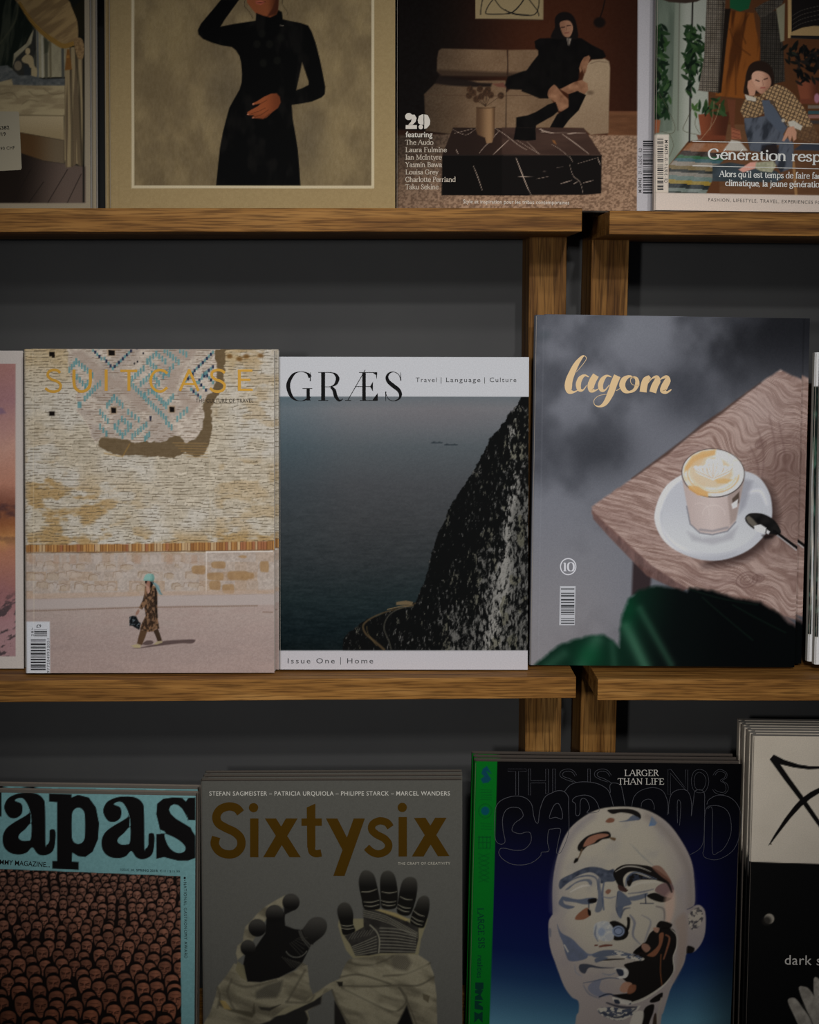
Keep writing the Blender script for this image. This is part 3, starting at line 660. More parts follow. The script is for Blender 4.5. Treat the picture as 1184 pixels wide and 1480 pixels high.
G.ribbon([(153.5, 534), (153.5, 565)], w*1.15); G.ribbon([(174, 536), (198.5, 536)], w*.9); G.ribbon([(186.4, 536), (186.4, 565)], w*1.1)
G.pen([(242, 540), (237, 536), (229, 535), (222, 539), (218, 548), (219.5, 558), (226, 564.5), (234, 565.5), (242, 560)], w, w)
G.ribbon([(260, 565), (274, 534)], w); G.ribbon([(273, 534), (287, 565)], w); G.ribbon([(265, 555), (282, 555)], w*.8)
G.pen([(325, 539), (320, 535.5), (313, 534.8), (307, 538), (306.5, 544), (312, 548.5), (319, 551), (324.5, 556), (323, 563), (316, 566), (309, 565), (303.5, 561)], w, w)
G.ribbon([(346, 534), (346, 565)], w*1.15); G.ribbon([(346, 535.6), (365, 535.6)], w*.85); G.ribbon([(346, 549), (362, 549)], w*.85); G.ribbon([(346, 563.4), (365.5, 563.4)], w*.85)
m_gold = ink((148, 112, 44), .3, .5, .58)
G.build('title_lettering', A, m_gold, r_suit)
G = Glyphs(); G.type('THE CULTURE OF TRAVEL', (283, 581.6), (366.5, 581.6), 5.2, 1.08, .006); G.build('tagline', A, ink((34, 28, 24)), r_suit)
bc = bars(A, r_suit, 44.5, 924, 66, 968.5, 'y', 3); bars(A, r_suit, 49.5, 910, 68, 920, 'y', 8)
G = Glyphs(); G.type('£9', (52.6, 907), (59.5, 907), 4.6, 1, .01); G.type('9772049932051', (71.5, 972.5), (71.5, 923), 3.6, 1.1); G.type('28>', (48.5, 919.5), (48.5, 907), 3.4, 1.2); G.build('barcode_digits', A, ink((40, 40, 44)), bc)

# ================================================================== row 2: sea and cliff cover
def art_graes():
    A = Art(*QUAD['graes'], 1.25)
    A.fill((181, 182, 186))
    def sea(X, Y):
        t = (Y-573)/367.0
        stops = [(0, (94, 101, 106)), (.05, (108, 108, 111)), (.12, (94, 97, 101)), (.2, (78, 84, 88)), (.35, (66, 68, 71)), (.5, (56, 58, 60)), (.65, (44, 48, 50)), (.8, (27, 37, 39)), (.93, (13, 24, 27)), (1.0, (9, 18, 20))]
        xs = [a for a, _ in stops]; c = np.stack([np.interp(t, xs, [q[i] for _, q in stops]) for i in range(3)], -1)
        side = sstep(520, 400, X)*.55*sstep(1.2, .1, t); c = mixc(c, c*np.array((.74, .9, .95)), side)
        c = mixc(c, (100, 96, 100), np.exp(-((X-640)/90)**2-((Y-600)/22)**2)*.4)
        rip = (fbm(X/16, Y/2.6, 3, 12)-.5)*(7+9*t)*sstep(.15, .6, t); rip = rip+(fbm(X/3, Y/1.8, 2, 42)-.5)*(5+6*t)
        return np.clip(c+rip[..., None], 0, 255)
    A.rect(380, 573.3, 800, 940.4, sea, .5)
    k = cr(390, 480, 2.845)
    for x0, x1, y in ((624, 639, 640), (643, 661, 643)):
        A.line([(x0, y), (x1, y)], 1.6, (34, 42, 48), .6, .8); A.rect(x0+2, y-2, x0+5, y, (40, 46, 52), .7, .7); A.rect(x1-5, y-2, x1-2.5, y, (46, 52, 56), .7, .6)
    cl = k((1100, 265), (1035, 265), (1020, 300), (985, 335), (965, 370), (925, 420), (905, 440), (880, 490), (862, 530), (830, 580), (800, 625), (775, 665), (740, 720), (715, 785), (690, 825), (675, 880), (655, 960), (640, 1015), (620, 1060), (600, 1110), (540, 1130), (480, 1150), (420, 1175), (370, 1200), (325, 1235), (300, 1262), (302, 1320), (1100, 1320))
    def cliff(X, Y):
        n = fbm(X/2.6+fbm(X/9, Y/9, 2, 3)*2, Y/7.5, 4, 17, .62); big = fbm(X/22, Y/70, 3, 27)
        edge = X-(765-(Y-573)*.46)                      # distance from the skyline, in print units
        dark = sstep(60, 10, edge+(big-.5)*70)          # shaded left flank
        gul = sstep(.52, .64, fbm((X+Y*.25)/17, Y/95, 3, 53))*.8
        streak = np.exp(-((X-(738-(Y-700)*.10)+(big-.5)*26)/13)**2)*.55
        lit = sstep(.40, .62, n*.8+.11+streak*.14-gul*.09-dark*.17)
        c = mixc((8, 9, 9), (126, 124, 119), np.clip(lit, 0, 1)*(.66+.34*streak/.55))
        return np.clip(mixc(c, (78, 76, 58), np.clip(lit, 0, 1)*(fbm(X/14, Y/30, 2, 99) > .62)*.5)+((fbm(X/1.5, Y/2.2, 2, 5)-.5)*26*lit)[..., None], 0, 255)
    sl = A.sl(480, 570, 800, 945); d = A.sd(np.array(cl), sl)+(fbm(A.X[sl]/5, A.Y[sl]/5, 3, 3)-.5)*5
    A.put(sl, np.clip(d/1.4+.5, 0, 1)*np.clip((940.4-A.Y[sl])+.5, 0, 1)*np.clip((A.Y[sl]-573.3)+.5, 0, 1), cliff)
    A.line(k((470, 1305), (430, 1270), (395, 1240), (385, 1205), (420, 1175), (480, 1150), (540, 1135), (600, 1115)), [3.6, 3, 2.6, 1.8, 1.2], (76, 62, 42), .8, .8, sm=True)
    A.line(k((500, 1305), (490, 1270), (470, 1215), (490, 1165), (540, 1135), (590, 1130)), [1.6, 1.6, 1.3], (66, 64, 56), .7, .8, sm=True)
    A.line(k((440, 1290), (405, 1240), (400, 1210)), 1.0, (96, 80, 50), .6, .7, sm=True)
    A.poly(k((520, 1110), (560, 1104), (590, 1110), (585, 1122), (520, 1122)), (96, 82, 60), .6); A.line(k((485, 1140), (540, 1128), (590, 1124)), 1.4, (104, 88, 62), .5)
    A.rect(380, 940.4, 800, 980, (176, 173, 177), .5)
    return A
A = art_graes()
r_gr = magazine('white bordered magazine with a dark cliff over a grey sea', POSE['graes'], A, .010, Lt['graes'], crease=.0072, spine=(120, 122, 126))
G = Glyphs(); k = cr(400, 520, 5.92)
def K(*p): return k(*p)
# serif capitals G R AE S
G.pen(K((288, 150), (265, 118), (210, 102), (150, 120), (108, 180), (100, 240), (125, 310), (165, 345), (215, 352), (262, 335), (285, 315)), 34/5.92, 4/5.92, n=10, pw=1.6)
G.ribbon(K((288, 108), (288, 184)), [.5, 1.6]); G.ribbon(K((270, 245), (270, 348)), 30/5.92*.95); G.ribbon(K((222, 246), (305, 246)), 1.0); G.face(K((255, 330), (290, 352), (284, 330)))
G.ribbon(K((398, 108), (398, 348)), 34/5.92); G.ribbon(K((356, 108), (470, 108)), .9); G.ribbon(K((356, 348), (442, 348)), .9)
G.pen(K((440, 108), (490, 116), (518, 145), (520, 175), (500, 212), (460, 230), (412, 231)), 32/5.92, .8, n=10, pw=1.5)
G.ribbon(K((465, 233), (492, 262), (505, 310), (530, 346), (552, 346), (567, 333)), [3.0, 5.2, 5.4, 3.4, 1.6, .7])
G.ribbon(K((608, 348), (758, 87)), .95); G.ribbon(K((585, 348), (638, 348)), 1.0); G.ribbon(K((748, 108), (748, 348)), 30/5.92)
G.ribbon(K((706, 109), (860, 109)), .95); G.ribbon(K((712, 348), (865, 348)), .95); G.ribbon(K((670, 229), (822, 229)), .9)
G.face(K((818, 108), (861, 108), (857, 170), (850, 130))); G.face(K((818, 348), (865, 284), (866, 350), (830, 352))); G.face(K((800, 229), (824, 186), (824, 272)))
G.ribbon(K((1060, 165), (1042, 124), (1000, 104), (962, 116), (944, 150), (958, 188), (1000, 224), (1044, 260), (1060, 300), (1044, 336), (1000, 352), (960, 338), (937, 296)), [.8, .8, .8, 2.4, 4.2, 5.2, 5.9, 5.4, 4.4, 2.2, .8, .8, .8], n=10)
G.ribbon(K((1062, 108), (1062, 178)), [.5, 1.6]); G.ribbon(K((934, 272), (934, 354)), [1.6, .5])
G.build('title_lettering', A, ink((5, 5, 6)), r_gr)
G = Glyphs()
for t_, a, b_ in (('Travel', 601, 631.5), ('|', 637.8, 638.6), ('Language', 645, 694.5), ('|', 700.6, 701.4), ('Culture', 708, 746.5)):
    if t_ == '|': G.ribbon([(a, 545.5), (a, 554.5)], .8)
    else: G.type(t_, (a, 552.2), (b_, 552.2), 6.6, 1.25)
G.build('tagline', A, ink((48, 48, 50)), r_gr)
G = Glyphs(); G.type('Issue One', (416, 958.6), (484, 958.6), 7.4, 1.3); G.ribbon([(492.5, 950), (492.5, 960.5)], .8); G.type('Home', (502, 958.6), (539.5, 958.6), 7.4, 1.3); G.build('issue_line', A, ink((52, 52, 54)), r_gr)

# ================================================================== row 2: coffee glass cover
def art_lagom():
    A = Art(*QUAD['lagom'], 1.25)
    def bg(X, Y):
        n = fbm(X/95, Y/95, 3, 4); n2 = fbm(X/38, Y/46, 3, 9)
        c = mixc((104, 106, 114), (70, 72, 79), sstep(.38, .68, n*.6+n2*.4))
        c = mixc(c, (122, 119, 122), sstep(680, 930, Y)*sstep(990, 820, X)*.8)
        dk = sstep(930, 1110, X+(n2-.5)*90)*sstep(640, 470, Y)
        c = mixc(c, (27, 28, 32), dk); c = mixc(c, (52, 54, 60), np.exp(-((X-860)/60)**2-((Y-655)/42)**2)*.8)
        c = mixc(c, (58, 60, 67), np.exp(-((X-990)/50)**2-((Y-570)/45)**2)*.8)
        c = mixc(c, (112, 115, 122), np.exp(-((X-915)/50)**2-((Y-478)/26)**2)*.45)
        return c+((fbm(X/2, Y/2, 2, 3)-.5)*5)[..., None]
    A.fill(bg)
    A.ell(787, 484, 7, 6, (70, 76, 82), 6, .7)
    k = cr(760, 440, 2.741)
    # table leg and blurred foot
    A.poly(k((425, 1020), (500, 1060), (490, 1150), (420, 1150)), (44, 34, 36), 2.2, .95)
    top = k((1010, 258), (1062, 282), (1200, 350), (1200, 1290), (1040, 1240), (640, 1130), (500, 1040), (262, 828), (262, 800), (420, 690), (560, 590), (700, 480), (850, 370), (960, 290))
    def wood(X, Y):
        a = math.radians(14); wx = (fbm(X/60, Y/60, 2, 14)-.5)*(8+95*sstep(930, 1130, X))
        gx = X*math.cos(a)+Y*math.sin(a); gy = -X*math.sin(a)+Y*math.cos(a)+wx
        n = fbm(gx/30, gy/2.8, 3, 6, .5); n2 = fbm(gx/70, gy/16, 3, 16)
        c = mixc((161, 139, 131), (130, 106, 98), sstep(.34, .7, n))
        c = mixc(c, (124, 100, 94), sstep(.5, .74, n2)*.4)
        ring = np.sin(gy*1.5+fbm(X/14, Y/14, 2, 8)*4); c = mixc(c, (104, 80, 74), sstep(.2, 1, ring)*.26*sstep(.38, .62, fbm(X/50, Y/50, 2, 77)))
        c = mixc(c, (84, 63, 57), sstep(1030, 1150, X)*sstep(860, 720, Y)*sstep(590, 690, Y)*.5)
        c = mixc(c, (170, 152, 147), np.exp(-((X-1100)/40)**2-((Y-590)/40)**2)*.45)
        return np.clip(c+((fbm(gx/7, gy/1.3, 2, 21)-.5)*26)[..., None], 0, 255)
    A.poly(top, wood, 1.8, 1, rough=1.2, rs=9)
    A.line(k((420, 690), (560, 590), (640, 525), (700, 480), (780, 425), (850, 370), (930, 310)), [1.5, 4.5, 2, 5, 4, 2.5, 1], (60, 42, 36), 1.4, .7)
    A.poly(k((262, 815), (300, 850), (420, 960), (500, 1035), (640, 1125), (620, 1140), (480, 1075), (330, 920), (268, 850)), lambda X, Y: mixc((118, 88, 82), (76, 54, 50), fbm(X/4, Y/9, 3, 12)), 1.4, .85)
    A.poly(k((640, 1125), (900, 1160), (1040, 1240), (1085, 1280), (1085, 1300), (1000, 1260), (860, 1200)), (110, 84, 76), 1.6, .6)
    for cx, cy, rx, ry in ((1096, 836, 9, 6), (1080, 838, 16, 11), (1100, 642, 8, 6)):
        for q in (1, .62, .3): A.ring(cx, cy, rx*q, ry*q, 1.4, (90, 66, 62), 1, .55, rot=-.3)
    for x0, y0, x1, y1 in ((1096, 620, 1102, 690), (1112, 600, 1120, 700), (1085, 645, 1096, 700), (1126, 610, 1135, 720)):
        A.line([(x0, y0), ((x0+x1)/2+5, (y0+y1)/2), (x1, y1)], [1, 3, 1], (98, 74, 70), 1.8, .5, sm=True)
    # shadow of the saucer on the table
    A.poly(k((930, 700), (985, 760), (1000, 860), (950, 960), (840, 1025), (700, 1030), (900, 900)), (48, 34, 32), 7, .75, sm=True)
    # saucer
    rim = k((665, 655), (560, 715), (512, 820), (525, 900), (580, 965), (680, 1008), (780, 1012), (880, 975), (950, 910), (975, 850), (970, 760), (930, 690), (870, 660), (760, 640))
    A.poly(rim, lambda X, Y: mixc((196, 197, 201), (160, 162, 170), sstep(960, 1110, X)*.55+sstep(790, 808, Y)*.5), 1.0, sm=True)
    inn = k((665, 672), (580, 728), (536, 820), (548, 890), (600, 945), (690, 980), (780, 982), (870, 948), (928, 890), (952, 830), (948, 765), (912, 705), (860, 680), (760, 665))
    A.poly(inn, lambda X, Y: mixc((172, 174, 181), (186, 188, 191), sstep(715, 790, Y)), 1.5, sm=True)
    A.ring(1029, 745, 74, 62, 2.2, (150, 152, 161), 2.0, .35, rot=-.15, a0=1.2, a1=3.4)
    A.line(k((880, 745), (930, 740), (955, 790)), [4, 7, 4], (202, 202, 208), 2.5, .7, sm=True); A.poly(k((850, 690), (900, 700), (870, 800), (845, 830)), (128, 128, 138), 3, .6)
    A.poly(k((640, 900), (700, 925), (780, 918), (840, 880), (820, 930), (740, 952), (660, 935)), (140, 138, 146), 3, .5)
    # glass body with milky coffee
    body = k((618, 680), (640, 800), (652, 870), (690, 905), (740, 910), (800, 896), (832, 860), (850, 770), (866, 690), (800, 760), (700, 765))
    A.poly(body, lambda X, Y: mixc((186, 172, 168), (166, 150, 146), np.abs(X-1029)/46.0), 1.0)
    A.poly(k((800, 760), (866, 690), (850, 770), (835, 850), (812, 870)), (140, 124, 118), 1.6, .7)
    A.poly(k((818, 770), (846, 742), (846, 785), (822, 800)), (70, 58, 50), 1.0, .9); A.poly(k((815, 790), (842, 770), (838, 802), (820, 810)), (214, 212, 214), .9, .9)
    A.line(k((638, 800), (652, 870), (690, 905), (740, 912), (800, 898), (832, 862)), 1.8, (112, 110, 118), .8, .85)
    A.line(k((690, 892), (740, 898), (800, 884)), 3, (126, 122, 128), 1.2, .7)
    A.ring(760+745/2.741, 440+830/2.741, 16, 13, 1.2, (198, 186, 182), 1, .6, a0=3.1, a1=6.4); A.ring(760+690/2.741, 440+830/2.741, 14, 16, 1, (198, 186, 182), 1, .5, a0=4.2, a1=6.4)
    # crema and latte art
    cx, cy = 760+743/2.741, 440+668/2.741; rx, ry, ro = 45.8, 35.4, .06
    A.ell(cx, cy, rx, ry, (66, 58, 56), .7, 1, ro); A.ell(cx, cy-.3, rx-1.2, ry-1.2, lambda X, Y: mixc((206, 202, 200), (200, 180, 152), sstep(.45, .75, fbm(X/9, Y/9, 2, 4))*.6), .7, 1, ro)
    q = cr(920, 630, 4.736)
    A.poly(q((330, 215), (380, 140), (450, 105), (545, 92), (540, 130), (470, 150), (430, 200), (380, 210), (330, 250)), (196, 152, 98), 1.6, .9)
    A.poly(q((352, 340), (420, 345), (490, 385), (492, 420), (420, 405), (360, 365)), (198, 150, 92), 1.2, .9)
    A.ring(cx, cy+1, 37, 27, 2.0, (196, 156, 108), .9, .75, ro, 0, 3.3); A.ring(cx, cy+1, 33, 24, 1.4, (208, 178, 138), .8, .7, ro, .1, 3.4); A.ring(cx-2, cy, 40, 30, 1.2, (206, 172, 128), .9, .6, ro, 2.2, 4.6)
    A.ell(cx-3, cy-1, 31, 22, (196, 172, 142), 2.2, .8, ro)
    A.poly(q((540, 300), (600, 290), (660, 300), (620, 325), (555, 325)), (204, 160, 108), 1.3, .85)
    for i, (dx, hh) in enumerate(((0, 62), (1, 58), (2, 50), (3, 40))):
        for sg in (-1, 1):
            A.line(q((525+sg*2, 300-dx*2), (525+sg*(22+dx*24), 270-dx*6), (525+sg*(30+dx*30), 225-dx*3), (525+sg*(24+dx*26), 190+dx*10)), [1.2, 4.2, 5.2, 3], (226, 223, 222), .7, .95, sm=True)
            A.line(q((527+sg*4, 296-dx*2), (525+sg*(32+dx*25), 262-dx*6), (525+sg*(42+dx*30), 222)), 1.2, (178, 152, 124), .6, .85, sm=True)
    A.poly(q((475, 190), (490, 155), (530, 160), (560, 150), (590, 180), (585, 230), (540, 270), (525, 290), (500, 250)), (224, 222, 222), 1.0, .95, sm=True)
    for sg in (-1, 0, 1): A.line(q((525, 285), (525+sg*22, 230), (525+sg*30, 190)), 1.0, (184, 164, 142), .5, .8)
    # spoon
    A.poly(q((745, 560), (780, 530), (860, 532), (930, 565), (970, 610), (990, 660), (955, 675), (880, 665), (810, 640), (760, 600)), lambda X, Y: mixc((9, 9, 10), (34, 32, 31), fbm(X/8, Y/8, 2, 5)), .8, sm=True)
    A.poly(q((748, 560), (770, 545), (800, 570), (830, 605), (800, 625), (765, 595)), (104, 98, 88), 1.2, .85); A.poly(q((805, 615), (850, 605), (890, 630), (880, 670), (830, 655), (808, 640)), (210, 208, 210), .7, .95); A.poly(q((893, 640), (915, 655), (905, 675), (890, 665)), (190, 188, 190), .6)
    A.line(q((945, 655), (1010, 700), (1100, 765), (1200, 840)), [5.5, 4.4, 4, 4], (14, 13, 14), .7); A.line(q((965, 680), (1010, 715), (1095, 782)), 1.6, (168, 166, 168), .6, .9)
    A.poly(q((860, 680), (960, 670), (930, 700), (880, 705)), (20, 14, 14), 2, .8)
    # blurred green leaf in the foreground
    lf = k((35, 1430), (80, 1390), (130, 1350), (200, 1325), (260, 1310), (310, 1310), (345, 1330), (372, 1360), (372, 1290), (385, 1220), (410, 1165), (450, 1130), (520, 1115), (600, 1125), (640, 1140), (650, 1120), (740, 1135), (820, 1160), (930, 1180), (1000, 1220), (1040, 1260), (1100, 1290), (1100, 1470), (30, 1470))
    def leaf(X, Y):
        c = mixc((8, 34, 24), (4, 9, 9), sstep(900, 985, X+(Y-900)*.15)); c = mixc(c, (2, 4, 5), sstep(960, 1060, X))
        for (x0, y0, x1, y1, wd, am) in ((905, 905, 932, 962, 9, .8), (925, 880, 970, 960, 6, .45), (862, 925, 842, 962, 11, .7), (815, 945, 792, 962, 8, .4), (885, 930, 888, 962, 6, .35)):
            ex, ey = x1-x0, y1-y0; t = np.clip(((X-x0)*ex+(Y-y0)*ey)/(ex*ex+ey*ey), 0, 1); d = np.hypot(X-x0-t*ex, Y-y0-t*ey)
            c = mixc(c, (52, 92, 72), np.exp(-(d/wd)**2)*am)
        c = mixc(c, (5, 62, 36), np.exp(-((X-852)/22)**2-((Y-948)/20)**2)*.7+np.exp(-((X-908)/14)**2-((Y-880)/26)**2)*.6)
        return c
    A.poly(lf, leaf, 3.0, 1, rough=1.5, rs=7)
    for p in (((650, 1128), (720, 1150), (800, 1170), (920, 1190)), ((700, 1160), (780, 1230), (900, 1330)), ((820, 1190), (930, 1250), (1030, 1300))):
        A.line(k(*p), 1.2, (14, 34, 24), 1.4, .6, sm=True)
    A.line([(786, 470), (778, 955)], 1.2, (130, 132, 140), .8, .22)
    return A
A = art_lagom()
r_la = magazine('large grey magazine showing a coffee glass on a wooden table', POSE['lagom'], A, .0105, Lt['lagom'], 'coffee cover magazines', crease=.0075, spine=(128, 130, 138), every_copy=1,
    copies=[(.0095, .0113, .0004, 'rear copy of the coffee magazine, a strip along its right side showing')])
G = Glyphs(); k = cr(805, 505, 6.578)
def script(pts, wd, n=8): G.ribbon(k(*pts), [x/6.578 for x in wd], n=n)
script([(185, 215), (245, 145), (280, 90), (265, 62), (235, 75), (180, 150), (125, 270), (110, 345), (120, 395), (160, 405), (205, 385)], [4, 5, 5, 6, 26, 50, 66, 72, 56, 18, 5])
script([(305, 262), (265, 246), (225, 275), (205, 330), (215, 380), (250, 385), (285, 340)], [8, 20, 44, 50, 40, 14, 5])
script([(372, 244), (345, 290), (325, 340), (330, 385), (365, 390), (400, 370)], [62, 66, 66, 54, 16, 5])
script([(520, 262), (475, 250), (435, 285), (415, 340), (428, 385), (460, 385), (500, 335)], [8, 20, 44, 50, 40, 14, 5])
script([(575, 250), (545, 320), (510, 420), (460, 510), (405, 542), (360, 525), (355, 480), (400, 440), (475, 425)], [66, 66, 62, 44, 16, 6, 5, 5, 5])
script([(565, 392), (600, 372)], [7, 6])
script([(735, 268), (690, 255), (640, 285), (622, 340), (645, 390), (690, 404), (740, 380), (765, 325), (755, 275), (715, 265), (700, 300), (722, 335), (785, 340)], [6, 22, 52, 58, 46, 20, 30, 42, 30, 10, 5, 5, 6])
script([(885, 258), (848, 290), (830, 340), (820, 405)], [30, 62, 66, 66])
script([(860, 330), (905, 275), (950, 262), (955, 300), (930, 350), (912, 408)], [4, 12, 34, 62, 66, 66])
script([(945, 330), (990, 280), (1040, 262), (1052, 295), (1025, 350), (1012, 390), (1045, 408), (1090, 380)], [4, 12, 34, 60, 66, 60, 22, 10])
m_foil = ink((203, 174, 134), .05, .5, .64)
G.build('title_lettering', A, m_foil, r_la)
lt = ink((190, 190, 196), L=Lt['lagom'])
G = Glyphs(); a = np.linspace(0, 2*math.pi, 41); cx, cy = 821.4, 818.8
G.ribbon(np.stack([cx+11.1*np.cos(a), cy+11.6*np.sin(a)], 1), 1.6, sm=False)
G.ribbon([(816.7, 813.5), (816.7, 825)], 2.6); G.ribbon([(814.6, 825), (818.9, 825)], 1.0); G.ribbon([(814.6, 814), (817, 813.4)], 1.0)
G.pen([(825.3, 813), (822, 814.5), (821, 819), (822, 823.6), (825.3, 825.2), (828.6, 823.6), (829.6, 819), (828.6, 814.5)], 2.7, .8, closed=True)
G.build('issue_badge', A, lt, r_la)
G = Glyphs(); G.face([(809.6, 847), (832.1, 847), (831, 903.5), (808.4, 903.5)]); bc = G.build('barcode_panel', A, ink((168, 169, 174), L=Lt['lagom']), r_la, .00012)
G = Glyphs()
for y, h_ in ((850.3, 1.5), (856.6, 1.3), (859.6, 1.4), (861.8, 1), (865.6, 2.2), (869.8, 1.5), (874, 2.7), (877.8, 1.3), (880.9, 1.5), (883.9, 1.9), (887, 1.2), (893.5, 1), (896.2, 1.4), (899.8, 1.7)):
    G.face([(811, y), (830.4, y), (830.3, y+h_), (810.9, y+h_)])
G.build('barcode', A, ink((44, 45, 48)), bc)

# ================================================================== row 2: rose sky cover at the far left, and the thin pair at the far right
def art_pink():
    A = Art(*QUAD['pink'], 1.4)
    A.fill((150, 143, 138))
    def sky(X, Y):
        st = [(520, (128, 92, 86)), (580, (122, 90, 92)), (640, (146, 112, 100)), (700, (140, 98, 82)), (730, (92, 56, 44)), (760, (112, 70, 44)), (785, (150, 108, 66)), (800, (136, 92, 72)), (860, (116, 80, 80)), (900, (128, 98, 100)), (948, (124, 98, 100))]
        c = np.stack([np.interp(Y+(fbm(X/40, Y/30, 3, 5)-.5)*26, [a for a, _ in st], [q[i] for _, q in st]) for i in range(3)], -1)
        cl = sstep(.5, .72, fbm(X/26, Y/12, 4, 17))*sstep(690, 740, Y)*sstep(800, 760, Y); c = mixc(c, (60, 40, 40), cl*.8)
        sn = sstep(.56, .66, fbm(X/9+Y/14, Y/8, 4, 29))*sstep(845, 880, Y); c = mixc(c, (52, 44, 46), sn*.85)
        return c+((fbm(X/2, Y/2, 2, 3)-.5)*10)[..., None]
    A.rect(-300, 525.5, 22.5, 948.5, sky, .5)
    A.poly([(-6, 588), (4, 590), (9, 597), (-6, 600)], (96, 76, 92), 1.6, .8)
    return A
A = art_pink()
magazine('white bordered magazine with a rose sky, cut by the left edge', POSE['pink'], A, .010, Lt['pink'], spine=(140, 134, 130))

def art_edge():
    A = Art(*QUAD['edge'], 1.5)
    A.fill((168, 162, 154))
    A.rect(1185.5, 560, 1508, 921, lambda X, Y: mixc((12, 18, 16), (40, 62, 52), sstep(.5, .75, fbm(X/6, Y/14, 3, 4))), .5)
    A.poly([(1178, 560), (1184, 560), (1183, 921), (1176, 921)], lambda X, Y: mixc((14, 18, 17), (50, 66, 58), sstep(.52, .7, fbm(X/3, Y/9, 3, 4))), .5)
    return A
A = art_edge()
magazine('magazine with a white lower band, cut by the right edge', POSE['edge'], A, .0085, Lt['edge'], 'dark green edged magazines', spine=(120, 118, 112), every_copy=1,
    copies=[(-.0030, .0098, .0004, 'rear copy of the magazine at the right edge, its cream foot showing')])

